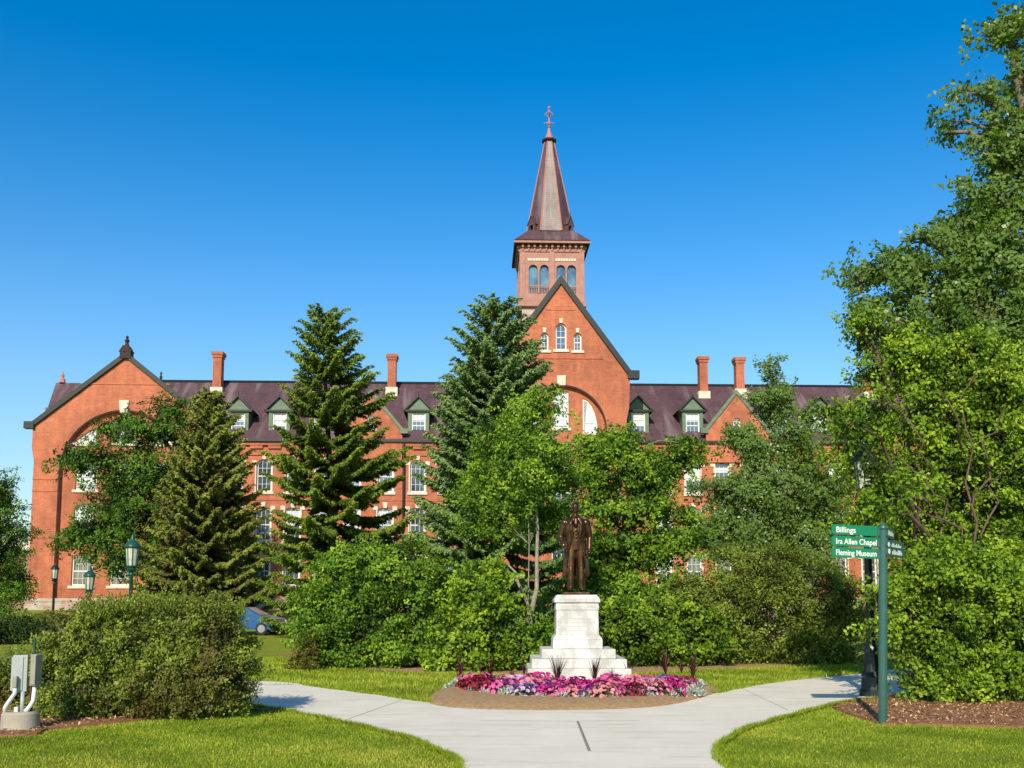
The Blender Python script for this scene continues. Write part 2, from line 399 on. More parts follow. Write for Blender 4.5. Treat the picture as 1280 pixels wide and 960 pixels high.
def sheet(name, pts, mat, z, thick, kind='structure'):
    mb = MB(); pts = [(p[0], p[1]) for p in pts]
    tris = tessellate_polygon([[Vector((p[0], p[1], 0)) for p in pts]])
    fx = []
    for t in tris:
        a, b, c = (pts[k] for k in t)
        fx.append(t if (b[0]-a[0])*(c[1]-a[1]) - (b[1]-a[1])*(c[0]-a[0]) > 0 else (t[0], t[2], t[1]))
    mb.add([(p[0], p[1], z) for p in pts], fx); n = len(pts)
    mb.add([(p[0], p[1], z) for p in pts] + [(p[0], p[1], z - thick) for p in pts], [(k, (k+1) % n, n + (k+1) % n, n + k) for k in range(n)])
    return tag(mb.build(name, mat), kind=kind)
def spline(pts, n=8):
    pts = [np.array(p[:2], float) for p in pts]; out = []
    for k in range(len(pts) - 1):
        p0 = pts[max(k-1, 0)]; p1 = pts[k]; p2 = pts[k+1]; p3 = pts[min(k+2, len(pts)-1)]
        for t in np.linspace(0, 1, n, endpoint=False):
            out.append(.5*((2*p1) + (-p0+p2)*t + (2*p0-5*p1+4*p2-p3)*t*t + (-p0+3*p1-3*p2+p3)*t**3))
    out.append(pts[-1]); return out
G = lambda l: [gp(*p)[:2] for p in l]
near_left = spline([(-14.5, 14.2), (-8.0, 14.9)] + G([(250,884), (330,886), (420,903), (500,922), (548,940), (574,962)]) + [(-.6, 7.5), (-.75, 3), (-.8, -4)])
near_right = spline([(2.3, -4), (2.15, 3), (2.1, 7.5)] + G([(906,962), (897,944), (903,930), (928,915), (965,903), (1005,892), (1040,883), (1085,876)]) + [(7.9, 18.0), (11.5, 18.8), (18, 19.4)])
far_edge = spline([(18, 23.2), (11.5, 22.9)] + G([(1130,838), (1080,843), (1000,851), (940,859), (895,868)]) + G([(830,872), (700,876), (600,872), (545,880), (470,870), (400,861), (330,853)]) + [(-8.5, 20.0), (-14.5, 19.3)])
path_poly = near_left + near_right + far_edge
path = sheet('path', path_poly, M['concrete'], .024, .05)
jm = MB()
for a, b in (((722, 904), (737, 942)), ):
    a = gp(*a); b = gp(*b); jm.bar((a[0], a[1], .0265), (b[0], b[1], .0265), .032, .006)
for a, b in (((640, 903.5), (722, 904)), ((722, 904), (800, 903))):
    a = gp(*a); b = gp(*b); jm.bar((a[0], a[1], .0262), (b[0], b[1], .0262), .012, .005)
for (a, b) in (((430, 903), (505, 876)), ((985, 890), (925, 861)), ((600, 903), (640, 903.5))):
    a = gp(*a); b = gp(*b); jm.bar((a[0], a[1], .0261), (b[0], b[1], .0261), .004, .005)
jm.build('path_joint', M['joint'], path)
mulch_r = spline(G([(1040,886), (1062,880), (1092,874)]) + [(7.6, 17.5), (11.5, 18.3), (13, 17.5)] + G([(1330,914), (1280,911), (1200,909), (1140,907), (1102,906), (1066,896), (1040,886)]), 6)
sheet('mulch_bed', mulch_r, M['mulch'], .035, .05)
mulch_l = spline([(-9, 12.0)] + G([(10,922), (60,914), (130,907), (200,899), (270,892), (335,887.5)]) + [(-3.55, 15.1), (-5, 15.3), (-9.5, 15.2), (-9, 12)], 6)
sheet('mulch_bed', mulch_l, M['mulch'], .035, .05)
mulch_b = spline(G([(548,841), (640,844), (760,843), (900,837), (1000,833), (1065,830)]) + [(9.5, 27.5), (3, 29), (-2, 29), (-4.2, 27), (-4.0, 25.2), (-2.2, 23.4)], 6)
sheet('mulch_bed', mulch_b, M['soil'], .03, .05)
mulch_c = spline([(-7.2, 31.0), (-6.2, 29.4), (-4.8, 29.2), (-4.6, 31.6), (-6.0, 32.6), (-7.2, 31.0)], 6)
sheet('mulch_bed', mulch_c, M['mulch'], .03, .05)

def in_poly(P, poly):
    poly = np.array([p[:2] for p in poly]); x, y = P[:, 0], P[:, 1]; c = np.zeros(len(P), bool); n = len(poly); j = n - 1
    for k in range(n):
        xi, yi = poly[k]; xj, yj = poly[j]
        if yi != yj: c ^= ((yi > y) != (yj > y)) & (x < (xj - xi)*(y - yi)/(yj - yi) + xi)
        j = k
    return c
# mulch chips
for poly, n in ((mulch_r, 9000), (mulch_l, 5000)):
    pa = np.array([p[:2] for p in poly]); P = rng.uniform(pa.min(0), pa.max(0), (n, 2)); P = P[in_poly(P, poly)]
    P = np.c_[P, .038 + rng.uniform(0, .025, len(P))]
    tag(leaves('mulch_chips', P, np.c_[rng.normal(0, .5, (len(P), 2)), np.ones(len(P))], rng.uniform(.03, .08, len(P)), rng.uniform(.012, .03, len(P)), rng.random(len(P)), M['chips']), kind='stuff')
# grass blades near the camera and along the beds
def grass(name, n, box, hmax=.06, excl=(), only=None, h0=.016):
    P = rng.uniform(box[:2], box[2:], (n, 2))
    for e in excl: P = P[~in_poly(P, e)]
    if only: P = P[in_poly(P, only)]
    n = len(P); h = rng.uniform(h0, hmax, n); a = rng.uniform(0, 2*PI, n); wd = rng.uniform(.003, .006, n) * np.maximum(1, P[:, 1]/9)
    z = terrain(P[:, 0], P[:, 1]); B = np.c_[P, z]; s = np.c_[np.cos(a)*wd, np.sin(a)*wd, np.zeros(n)]; ln = rng.normal(0, .35, (n, 2)) * h[:, None]
    T = B + np.c_[ln, h]; Vv = np.stack([B - s, B + s, T], 1).reshape(-1, 3)
    pat = np.sin(P[:, 0]*1.1 + 2*np.sin(P[:, 1]*.6))*np.sin(P[:, 1]*1.7 + P[:, 0]*.5)
    t = np.clip(.45 + .22*pat + .10*np.sin(P[:, 0]*4.3 + np.sin(P[:, 1]*3.1)*2) + rng.normal(0, .22, n), 0, 1)
    tag(np_mesh(name, Vv, np.arange(3*n), 3, M['blade'], tint=np.repeat(t, 3)), kind='stuff')
grass('lawn_grass', 130000, (-10, 8.2, -.5, 15.5), .036, (path_poly, mulch_l))
grass('lawn_grass', 120000, (1.9, 8.2, 11, 15.8), .036, (path_poly, mulch_r))
grass('lawn_grass', 90000, (-9, 16, 9, 30), .08, (path_poly, mulch_b, mulch_c), h0=.04)

def edge_grass(curve, n, side):
    c = np.array([p[:2] for p in curve]); c = c[(c[:, 1] > 8) & (c[:, 1] < 20)]; k = rng.integers(0, len(c)-1, n); t = rng.random(n)[:, None]
    P = c[k]*(1-t) + c[k+1]*t; d = unit(c[k+1]-c[k]); nrm = np.c_[-d[:, 1], d[:, 0]]*side
    P = P + nrm*(np.abs(rng.normal(0, .035, n)) - .03 + .02*np.sin(P[:, :1].ravel()*9))[:, None]
    h = rng.uniform(.03, .085, n); a = rng.uniform(0, 2*PI, n); B = np.c_[P, np.full(n, .005)]; w_ = rng.uniform(.004, .007, n)*np.maximum(1, P[:, 1]/10)
    s_ = np.c_[np.cos(a)*w_, np.sin(a)*w_, np.zeros(n)]; T = B + np.c_[-nrm*(rng.uniform(-.2, .9, n)*h)[:, None] + rng.normal(0, .3, (n, 2))*h[:, None], h]
    tag(np_mesh('edge_grass', np.stack([B-s_, B+s_, T], 1).reshape(-1, 3), np.arange(3*n), 3, M['blade'], tint=np.repeat(np.clip(rng.normal(.4, .25, n), 0, 1), 3)), kind='stuff')
edge_grass(near_left, 9000, 1); edge_grass(near_right, 9000, 1); edge_grass(far_edge, 9000, 1)

# ------------------------------------------------------------------ the brick hall
HALL_Y = 80.0; ROT = R(2.0)
hx = (696 - 640) / F * HALL_Y
hz = float(terrain(0, 80))
hall = empty('college_hall', (hx, HALL_Y, hz), ROT, 'long red brick college hall with purple slate roof, central gable and tall steeple', 'building')
cR, sR = math.cos(ROT), math.sin(ROT)
def hb(px, py, yl):
    """facade coordinates (x, z) of a photo point on the hall's plane y = yl"""
    d = ray(px, py); ox, oy = -hx, -HALL_Y
    lx, ly = cR*ox + sR*oy, -sR*ox + cR*oy
    dx, dy = cR*d[0] + sR*d[1], -sR*d[0] + cR*d[1]
    t = (yl - ly) / dy
    return lx + t*dx, CAMZ + t*d[2] - hz
def hx_(px, py, yl): return hb(px, py, yl)[0]
def hz_(px, py, yl): return hb(px, py, yl)[1]

def arch_pts(cx, z0, z1, wd, rise, n=10):
    """opening outline, counter-clockwise from bottom left, segmental head"""
    h = wd/2; pts = [(cx-h, z0), (cx+h, z0)]
    if rise <= 0: return pts + [(cx+h, z1), (cx-h, z1)]
    rise = min(rise, h); rr = (h*h + rise*rise) / (2*rise); zc = z1 - rr; a0 = math.asin(min(1, h/rr))
    for k in range(n + 1):
        a = a0 - 2*a0*k/n; pts.append((cx + rr*math.sin(a), zc + rr*math.cos(a)))
    return pts
def inset(pts, d):
    c = np.mean(np.array(pts), 0); out = []
    n = len(pts)
    for k in range(n):
        p0 = np.array(pts[k-1]); p1 = np.array(pts[k]); p2 = np.array(pts[(k+1) % n])
        e1 = p1 - p0; e2 = p2 - p1; e1 = e1/ (np.linalg.norm(e1)+1e-9); e2 = e2/(np.linalg.norm(e2)+1e-9)
        n1 = np.array([-e1[1], e1[0]]); n2 = np.array([-e2[1], e2[0]]); m = n1 + n2; m = m / max(np.dot(m, m), .3) * 2
        out.append(tuple(p1 + m*d))
    return out
win_cache = {}
def window(cx, z0, z1, wd, rise, yl, parent=hall, kind='sash', blind=.5, stone=True, key=True, reveal=.22, mat=None):
    """a sash window: white frame with bars, its panes, blind, sill and stones"""
    h = z1 - z0; fy = yl + reveal - .06
    out = arch_pts(0, 0, h, wd, rise); inn = inset(out, .11)
    f = MB(); f.prism(out, 0, .12, [inn], rev_to=.12)
    zc = h*.48; ww = wd/2 - .1
    f.box(-ww, ww, .02, .09, zc-.04, zc+.045)
    nv = 1 if wd < 1.0 else (2 if wd < 1.6 else 3)
    if kind == 'sash':
        for k in range(1, nv+1):
            x = -ww + 2*ww*k/(nv+1)
            topz = h - .1 - (rise*(abs(x)/(wd/2))**2 if rise else 0)
            f.box(x-.016, x+.016, .035, .08, .1, topz)
        for zz in (h*.24, h*.72): f.box(-ww, ww, .037, .078, zz-.015, zz+.015)
    fo = f.build('window', mat or M['white_paint'], parent); fo.location = (cx, fy, z0)
    p = MB(); p.prism(inset(out, .10), .085, .09, sides=False); p.build('pane', M['glass'], fo)
    if blind > 0:
        bl = MB(); bl.box(-ww, ww, .0815, .083, h*(1-blind), h - .12 - rise*.95); bl.build('blind', M['blind'], fo)
    if stone:
        s = MB(); s.box(-wd/2-.2, wd/2+.2, -reveal-.06, .0, -.22, -.005); s.build('sill', M['cream'], fo, bevel=.02)
    if key:
        s = MB(); yk = -reveal - .03
        s.prism([(-.13, h-.03), (.13, h-.03), (.2, h+.42), (-.2, h+.42)], yk, -reveal+.15, back=True)
        for q in (-1, 1):
            xx = q*(wd/2+.17); zz = h - rise - .05
            s.box(xx-.19, xx+.19, yk, -reveal+.1, zz, zz+.32)
        # pale jamb strips
            xj = q*(wd/2 + .055); s.box(xj-.05, xj+.05, yk+.012, -reveal+.1, 0.0, zz-.004)
        s.build('keystone', M['cream'], fo)
    return [(x + cx, z + z0) for x, z in out]

EAVE = hz_(330, 551, 0); RIDGE_Y = 7.0; RIDGE = hz_(300, 478, RIDGE_Y)
W_FRONT = -3.0; P_FRONT = -2.0
xl_wing_l = hx_(41, 600, W_FRONT); xl_wing_c = hx_(151.5, 600, W_FRONT); wing_h = xl_wing_c - xl_wing_l
pav_c = hx_(702, 560, P_FRONT); pav_r = hx_(783.5, 545, P_FRONT); pav_h = pav_r - pav_c
x_rw = -xl_wing_c - .5   # right wing centre
PL = hz_(60, 748, W_FRONT)   # top of the plinth
# rows of the main facade
rows = [(hz_(330, 732, 0), hz_(330, 694, 0)), (hz_(330, 676, 0), hz_(330, 634, 0)), (hz_(330, 614.5, 0), hz_(330, 573.5, 0))]
cols = [293, 330, 367, 404, 441, 482, 522, 559, 829, 866, 903, 940, 975, 1010, 1046, 1083]
WX = []
for c in cols: WX.append(hx_(c, 600, 0))
holes = []
for q, x in enumerate(WX):
    for r_, (z0, z1) in enumerate(rows):
        holes.append(window(x, z0, z1, 1.22, .42 if r_ == 2 else .16, 0, blind=[.35, .5, .62, 0, .45][(q*3 + r_*5) % 5] if r_ else 0))
xa, xb = xl_wing_c + wing_h - .5, x_rw - wing_h + .5
mb = MB()
# left and right of the pavilion in one main wall
mb.prism([(xa, 0), (xb, 0), (xb, EAVE), (xa, EAVE)], 0, .4, holes, sides=False, rev_to=.25)
mb.box(xa, xb, 14, 14.4, 0, EAVE)
mb.build('wall', M['brick'], hall)
mb = MB(); mb.box(xa, xb, -.12, .3, -.8, PL-.12); mb.box(xa, xb, -.16, .28, PL-.117, PL+.08); mb.build('plinth', M['plinth'], hall)
# corbelled brick cornice and gutter
mb = MB()
zt = EAVE - .02
mb.box(xa, xb, -.22, -.002, zt-.35, zt-.08); mb.box(xa, xb, -.10, -.002, zt-1.15, zt-.85)
x = xa
while x < xb:
    mb.box(x, x+1.0, -.17, -.003, zt-.62, zt-.352); x += 1.45
mb.box(xa, xb, -.05, -.004, hz_(330, 624, 0)-.1, hz_(330, 624, 0)+.05)
mb.build('cornice', M['brick'], hall)
mb = MB(); mb.box(xa, xb, -.42, .1, zt-.078, zt+.16); mb.build('gutter', M['gutter'], hall)
# main roof
mb = MB()
xe = hx_(70, 480, RIDGE_Y)
mb.add([(xa-2, -.3, EAVE+.05), (xb+2, -.3, EAVE+.05), (xb+8, RIDGE_Y, RIDGE), (xa-8, RIDGE_Y, RIDGE), (xb+2, 14.6, EAVE), (xa-2, 14.6, EAVE)], [(0,1,2,3), (3,2,4,5)])
mb.build('roof', M['slate'], hall)
mb = MB(); mb.tube([(xa-8, RIDGE_Y, RIDGE+.05), (xb+8, RIDGE_Y, RIDGE+.05)], .13, 6); mb.build('ridge_cap', M['gutter'], hall)
def roof_y(z): return -.3 + (z - EAVE - .05) / (RIDGE - EAVE - .05) * (RIDGE_Y + .3)
# dormers
def dormer(px, py_sill=547, py_top=513):
    yl = .9; x, z0 = hb(px, py_sill, yl); z1 = hz_(px, py_top + 3, yl); wd = 1.15; hw = .86
    d = MB(); zb = z0 - .45
    hole = [(x-wd/2, z0), (x+wd/2, z0), (x+wd/2, z1), (x-wd/2, z1)]
    d.prism([(x-hw, zb), (x+hw, zb), (x+hw, z1+.15), (x-hw, z1+.15)], yl-.1, roof_y(z1+.15)+.3, [hole], rev_to=yl+.1)
    # pediment
    d.prism([(x-hw-.22, z1+.155), (x+hw+.22, z1+.155), (x, z1+1.28)], yl-.06, roof_y(z1+1.1), back=False)
    o = d.build('dormer', M['green_trim'], hall)
    t = MB()
    for q in (-1, 1):
        t.bar((x+q*(hw+.32), yl-.16, z1+.16), (x, yl-.16, z1+1.36), .30, .11, (0, 0, 1))
    t.box(x-hw-.3, x+hw+.3, yl-.26, yl-.063, z1+.06, z1+.22)
    t.tube([(x, yl-.15, z1+1.3), (x, yl-.15, z1+1.75)], [.06, .02], 6)
    t.build('pediment_trim', M['green_dark'], o)
    r = MB(); yb = roof_y(z1+1.3)+.3; yb0 = roof_y(z1+.2)+.2
    for q in (-1, 1):
        a = [(x, yl-.25, z1+1.42), (x+q*(hw+.4), yl-.25, z1+.14), (x+q*(hw+.4), yb0, z1+.14), (x, yb, z1+1.42)]
        r.add(a, [(0,1,2,3) if q < 0 else (3,2,1,0)])
    r.build('dormer_roof', M['slate'], o)
    window(x, z0, z1, wd, 0, yl-.1, o, blind=random.choice([.35, .55, .5]), stone=False, key=False, reveal=.18)
    s = MB(); s.box(x-hw-.1, x+hw+.1, yl-.3, yl-.103, z0-.16, z0-.02); s.build('sill', M['cream'], o)
for px in (245, 297, 349, 401, 523, 575, 798, 866, 975, 1025, 1080): dormer(px)
# chimneys
def chimney(px, py_t, py_b, wpx=10.5):
    yl = 5.8; x, zt_ = hb(px, py_t, yl); zb = hz_(px, py_b, yl) - 1.2; w_ = wpx*.0645/2*1.07
    c = MB(); c.box(x-w_, x+w_, yl-.4, yl+.5, zb, zt_-.5)
    c.box(x-w_-.07, x+w_+.07, yl-.47, yl+.57, zt_-.5, zt_-.28); c.box(x-w_-.14, x+w_+.14, yl-.54, yl+.64, zt_-.28, zt_)
    o = c.build('chimney', M['brick'], hall)
    c = MB(); c.box(x-w_-.16, x+w_+.16, yl-.52, yl+.55, zb, zb+1.25); c.build('flashing', M['cream'], o)
    c = MB(); c.box(x-w_*.6, x+w_*.6, yl-.25, yl+.3, zt_+.002, zt_+.05); c.build('flue', M['gutter'], o)
for a in ((273.5, 441, 486), (490.5, 444, 486), (878, 447, 491), (923.5, 448, 488), (1083, 470, 492)): chimney(*a)

# gables
def gable_trim(parent, apex, feet, yf, yb, thick=.42, over=.22, mat='green_dark', kneel=(.6, .42)):
    t = MB(); ax, az = apex
    for q, (fx, fz) in zip((-1, 1), feet):
        d = Vector((fx-ax, 0, fz-az)).normalized(); n = Vector((-d.z, 0, d.x)) * (1 if q > 0 else -1)
        if n.z < 0: n = -n
        a0 = Vector((ax, 0, az)); f0 = Vector((fx, 0, fz)); v = []
        top = Vector((ax, 0, az + thick/ max(.3, abs(n.z))))
        for y in (yf-over, yb):
            v += [a0 + Vector((0, y, 0)), f0 + Vector((0, y, 0)), f0 + n*thick + Vector((0, y, 0)), top + Vector((0, y, 0))]
        t.add(v, [(0,1,2,3), (7,6,5,4), (0,4,5,1), (1,5,6,2), (2,6,7,3)])
        kx0, kx1 = (fx - kneel[0], fx + .15) if q < 0 else (fx - .15, fx + kneel[0])
        t.box(kx0, kx1, yf-over-.05, yb-.1, fz-.12, fz+kneel[1])
    return t.build('coping', M[mat], parent)

def arch_ring(cx, zc, r0, r1, zbot, yf, yb, n=28):
    o = [(cx-r1, zbot)] + [(cx - r1*math.cos(PI*k/n), zc + r1*math.sin(PI*k/n)) for k in range(n+1)] + [(cx+r1, zbot)]
    i_ = [(cx+r0, zbot)] + [(cx + r0*math.cos(PI*k/n), zc + r0*math.sin(PI*k/n)) for k in range(n+1)] + [(cx-r0, zbot)]
    m = MB(); m.prism(o + i_, yf, yb); return m
def make_wing(cx, name_detail):
    yf = W_FRONT; hw = wing_h; L = lambda px, py: (cx + (hx_(px, py, yf) - xl_wing_c), hz_(px, py, yf))
    zf = hz_(48, 534, yf); az = hz_(154, 447, yf); ac = hz_(75, 590, yf); ro = xl_wing_c - hx_(75, 590, yf)
    n = 24; r_top = hz_(150, 514, yf) - ac; ry = r_top / ro
    arch = [(cx-ro, .02)] + [(cx - ro*math.cos(PI*k/n), ac + r_top*math.sin(PI*k/n)) for k in range(n+1)] + [(cx+ro, .02)]
    outer = [(cx-hw, 0), (cx-ro-.0, 0)] + arch[1:-1] + [(cx+ro, 0), (cx+hw, 0), (cx+hw, zf-2.6), (cx+hw+.2, zf-1.6), (cx+hw+.2, zf), (cx, az), (cx-hw-.2, zf), (cx-hw-.2, zf-1.6), (cx-hw, zf-2.6)]
    # order: left foot, up along the arch, right foot, right side, slope, left side
    w_ = MB(); w_.prism(outer, yf, yf+.35)
    holes = []
    wz = [(hz_(100, 732, yf), hz_(100, 694, yf)), (hz_(100, 672, yf), hz_(100, 629, yf)), (hz_(100, 611.5, yf), hz_(100, 577, yf))]
    wy = yf + .3
    for px in (103.5, 151.5, 199.5):
        x = cx + hx_(px, 650, yf) - xl_wing_c
        for k, (z0, z1) in enumerate(wz):
            holes.append(window(x, z0, z1, 1.62, [0, .3, 0][k] if px < 150 or px > 155 else [0, .3, .75][k], wy, blind=[0, .55, .9][k], key=False))
    z0 = hz_(150, 553, yf); holes.append(window(cx, z0, hz_(150, 518, yf), 1.7, .35, wy, blind=.7, key=False))
    # lights under the arch, shaped by it
    for q in (-1, 1):
        xi = cx + q*2.15; xo = cx + q*3.95; zt_ = hz_(118, 533, yf)
        tri = [(xo, z0), (xi, z0), (xi, zt_), (cx + q*2.8, zt_-.38), (cx+q*3.4, zt_-.82)]
        if q > 0: tri = list(reversed(tri))
        holes.append(tri)
        f = MB(); f.prism(tri, wy+.12, wy+.24, [inset(tri, .14)], rev_to=.24); fo = f.build('window', M['white_paint'], hall)
        g = MB(); g.prism(inset(tri, .12), wy+.2, wy+.21, sides=False); g.build('pane', M['blind'], fo)
        s = MB(); s.box(min(xi, xo)-.25, max(xi, xo)+.25, wy-.08, wy+.12, z0-.25, z0-.01); s.build('sill', M['cream'], fo)
    w_.prism([(cx-ro-.2, 0), (cx+ro+.2, 0), (cx+ro+.2, ac+r_top+.1), (cx-ro-.2, ac+r_top+.1)], wy, wy+.3, holes, sides=False, rev_to=wy+.25)
    # string courses
    for py in (598, 613, 671):
        zz = hz_(60, py, yf)
        for q in (-1, 1):
            a, b = sorted((cx + q*(hw+.01), cx + q*(ro+.12))); w_.box(a, b, yf-.05, yf+.1, zz-.09, zz+.09)
    zz = hz_(150, 480, yf); w_.box(cx-3.4, cx+3.4, yf-.05, yf+.1, zz-.05, zz+.05)
    w_.box(cx-hw, cx-hw+.3, yf+.352, 17, 0, zf); w_.box(cx+hw-.3, cx+hw, yf+.352, 17, 0, zf)
    w_.build('wall', M['brick'], hall)
    m = MB(); r1 = ro + .10
    o_ = [(cx-r1, .6)] + [(cx - r1*math.cos(PI*k/n), ac + (r_top+.10)*math.sin(PI*k/n)) for k in range(n+1)] + [(cx+r1, .6)]
    r0 = ro - .01
    i_ = [(cx+r0, .6)] + [(cx + r0*math.cos(PI*k/n), ac + (r_top-.01)*math.sin(PI*k/n)) for k in range(n+1)] + [(cx-r0, .6)]
    m.prism(o_ + i_, yf-.07, yf+.04); m.build('arch_moulding', M['brown_dark'], hall)
    k_ = MB(); zk = ac + r_top; k_.prism([(cx-.27, zk-.12), (cx+.27, zk-.12), (cx+.38, zk+.85), (cx-.38, zk+.85)], yf-.12, yf+.2, back=True); k_.build('keystone', M['cream'], hall)
    p = MB(); p.box(cx-hw-.12, cx+hw+.12, yf-.14, yf+.34, -.8, PL-.25); p.box(cx-hw-.16, cx+hw+.16, yf-.19, yf+.3, PL-.247, PL+.02); p.build('plinth', M['plinth'], hall)
    gable_trim(hall, (cx, az), ((cx-hw-.2, zf), (cx+hw+.2, zf)), yf, yf+.4, .34)
    r = MB(); r.add([(cx-hw-.4, yf+.1, zf+.1), (cx, yf+.1, az+.1), (cx+hw+.4, yf+.1, zf+.1), (cx-hw-.4, 17, zf+.1), (cx, 17, az+.1), (cx+hw+.4, 17, zf+.1)], [(0,1,4,3), (1,2,5,4)])
    r.build('roof', M['slate'], hall)
    f = MB(); f.box(cx-.42, cx+.42, yf-.28, yf+.4, az-.1, az+.42); f.prism([(cx-.5, az+.42), (cx+.5, az+.42), (cx+.2, az+.92), (cx-.2, az+.92)], yf-.3, yf+.4, back=True)
    f.lathe([(.2, 0), (.12, .25), (.2, .45), (.08, .62), (.13, .74), (.02, .86)], 8, (cx, yf+.05, az+.91)); f.build('finial', M['brown_dark'], hall)
make_wing(xl_wing_c, 'west'); make_wing(x_rw, 'east')
# raised end pavilion seen behind the first wing
e0 = hx_(61, 512, 4.5); e1 = hx_(100, 480, 4.5); ze = hz_(61, 512, 4.5); zr = hz_(78, 477, 6.5)
mb = MB(); mb.box(e0+.25, e1+2, 4.5, 10, EAVE-3, ze); mb.build('wall', M['brick'], hall)
mb = MB(); t0 = hx_(70, 477, 7); t1 = hx_(84, 477, 7)
mb.add([(e0, 4.2, ze), (e1+3, 4.2, ze), (t1+6, 7, zr), (t0, 7, zr), (e0, 10.2, ze), (e1+3, 10.2, ze)], [(0,1,2,3), (0,3,4), (3,2,5,4)])
mb.box(e0-.1, e1+2, 4.05, 4.19, ze-.2, ze+.1); mb.box(e0-.12, e0-.01, 4.1, 10.3, ze-.2, ze+.1); mb.build('roof', M['slate'], hall)
mb = MB(); mb.lathe([(.3, 0), (.25, .3), (.12, .45), (.16, .65), (.02, 1.05)], 8, (hx_(78, 477, 7), 7, zr)); mb.build('finial', M['spire_trim'], hall)
mb = MB(); fx = hx_(201, 478, 7); mb.lathe([(.35, -.2), (.28, .1), (.1, .2), (.14, .45), (.05, .6), (.1, .75), (.01, .95)], 8, (fx, 7, RIDGE)); mb.build('finial', M['brown_dark'], hall)

# small wall gables on the main front
for px in (463.5, 921):
    x = hx_(px, 520, -.25); yf = -.25; az = hz_(px, 493, yf); zf = hz_(px, 540, yf); hw = 2.55
    mb = MB(); h1 = arch_pts(x, EAVE+1.0, EAVE+2.1, .6, .3)
    mb.prism([(x-hw, EAVE-1.6), (x+hw, EAVE-1.6), (x+hw, zf), (x, az), (x-hw, zf)], yf, .02, [h1]); mb.build('wall', M['brick'], hall)
    window(x, EAVE+1.0, EAVE+2.1, .6, .3, yf, blind=0, key=False)
    g = gable_trim(hall, (x, az), ((x-hw, zf), (x+hw, zf)), yf, .1, .25, .12, 'green_trim', (.45, .28))
    mb = MB(); yb = roof_y(az) + .5; mb.add([(x-hw, -.1, zf+.1), (x, -.1, az+.15), (x+hw, -.1, zf+.1), (x-hw, roof_y(zf)+.3, zf+.1), (x, yb, az+.15), (x+hw, roof_y(zf)+.3, zf+.1)], [(0,1,4,3), (1,2,5,4)]); mb.build('roof', M['slate'], hall)
# extra brick pier behind the wing end
# central pavilion
yf = P_FRONT; cx = pav_c; hw = pav_h
az = hz_(702, 355, yf); zf = hz_(781, 472, yf)
ac = hz_(700, 537, yf); ro = hx_(757, 530, yf) - cx; n = 26
outer = [(cx-hw, 0), (cx-ro, 0)] + [(cx - ro*math.cos(PI*k/n), ac + ro*math.sin(PI*k/n)) for k in range(n+1)] + [(cx+ro, 0), (cx+hw, 0), (cx+hw, zf-3.5), (cx+hw+.22, zf-2.4), (cx+hw+.3, zf), (cx, az), (cx-hw-.3, zf), (cx-hw-.22, zf-2.4), (cx-hw, zf-3.5)]
trio = []
for q, (dx, w_, t0, t1, rs) in enumerate(((0, .9, 437, 404, .45), (-1.33, .66, 438, 416, .33), (1.33, .66, 438, 416, .33))):
    trio.append(window(cx+dx, hz_(700, t0, yf), hz_(700, t1, yf), w_, rs, yf, blind=0, key=False, reveal=.25))
    k_ = MB(); kz = hz_(700, t1, yf); k_.prism([(cx+dx-.1, kz+.03), (cx+dx+.1, kz+.03), (cx+dx+.15, kz+.4), (cx+dx-.15, kz+.4)], yf-.05, yf+.05, back=True); k_.build('keystone', M['cream'], hall)
mb = MB(); mb.prism(outer, yf, yf+.4, trio, rev_to=yf+.3)
wy = yf + .32; holes = []
z1 = hz_(700, 488, yf); z0 = hz_(700, 534, yf)
holes.append(window(cx-.02, z0, z1, 1.25, 0, wy, blind=.93, key=False)); holes.append(window(cx-.02, hz_(700, 700, yf), hz_(700, 580, yf), 1.6, 0, wy, blind=.3, key=False))
for q in (-1, 1):
    xi = cx + q*1.72; xo = cx + q*2.95; zb = hz_(735, 542, yf)
    tri = [(xi, zb), (xo, zb)] + [(cx + q*(1.72 + 1.23*math.cos(a)), zb + (hz_(727, 497, yf)-zb)*math.sin(a)) for a in (R(18), R(36), R(54), R(70), R(84))] + [(xi, hz_(727, 497, yf))]
    if q < 0: tri = list(reversed(tri))
    holes.append(tri)
    f = MB(); f.prism(tri, wy+.1, wy+.22, [inset(tri, .12)], rev_to=.2)
    f.box(min(xi, xo)+.05, max(xi, xo)-.3, wy+.13, wy+.16, zb+.9, zb+.96); f.box(cx+q*2.3-.02, cx+q*2.3+.02, wy+.13, wy+.16, zb+.1, zb+1.9)
    fo = f.build('window', M['white_paint'], hall)
    g = MB(); g.prism(inset(tri, .10), wy+.18, wy+.19, sides=False); g.build('pane', M['blind'], fo)
mb.prism([(cx-ro-.2, 0), (cx+ro+.2, 0), (cx+ro+.2, ac+ro+.1), (cx-ro-.2, ac+ro+.1)], wy, wy+.3, holes, sides=False, rev_to=wy+.25)
zz = hz_(700, 447, yf); mb.box(cx-3.35, cx+3.35, yf-.05, yf+.1, zz-.1, zz+.03)
zz = hz_(700, 387, yf); mb.box(cx-1.2, cx+1.2, yf-.04, yf+.1, zz-.05, zz+.05)
mb.box(cx-hw, cx-hw+.3, yf+.402, 9, 0, zf); mb.box(cx+hw-.3, cx+hw, yf+.402, 9, 0, zf)
mb.build('wall', M['brick'], hall)
o_ = arch_ring(cx, ac, ro-.02, ro+.10, .5, yf-.07, yf+.05); o_.build('arch_moulding', M['brown_dark'], hall)
mb = MB(); zk = ac + ro; mb.prism([(cx-.33, zk+.05), (cx+.33, zk+.05), (cx+.36, zk+.85), (cx-.36, zk+.85)], yf-.13, yf+.1, back=True); mb.build('keystone', M['cream'], hall)
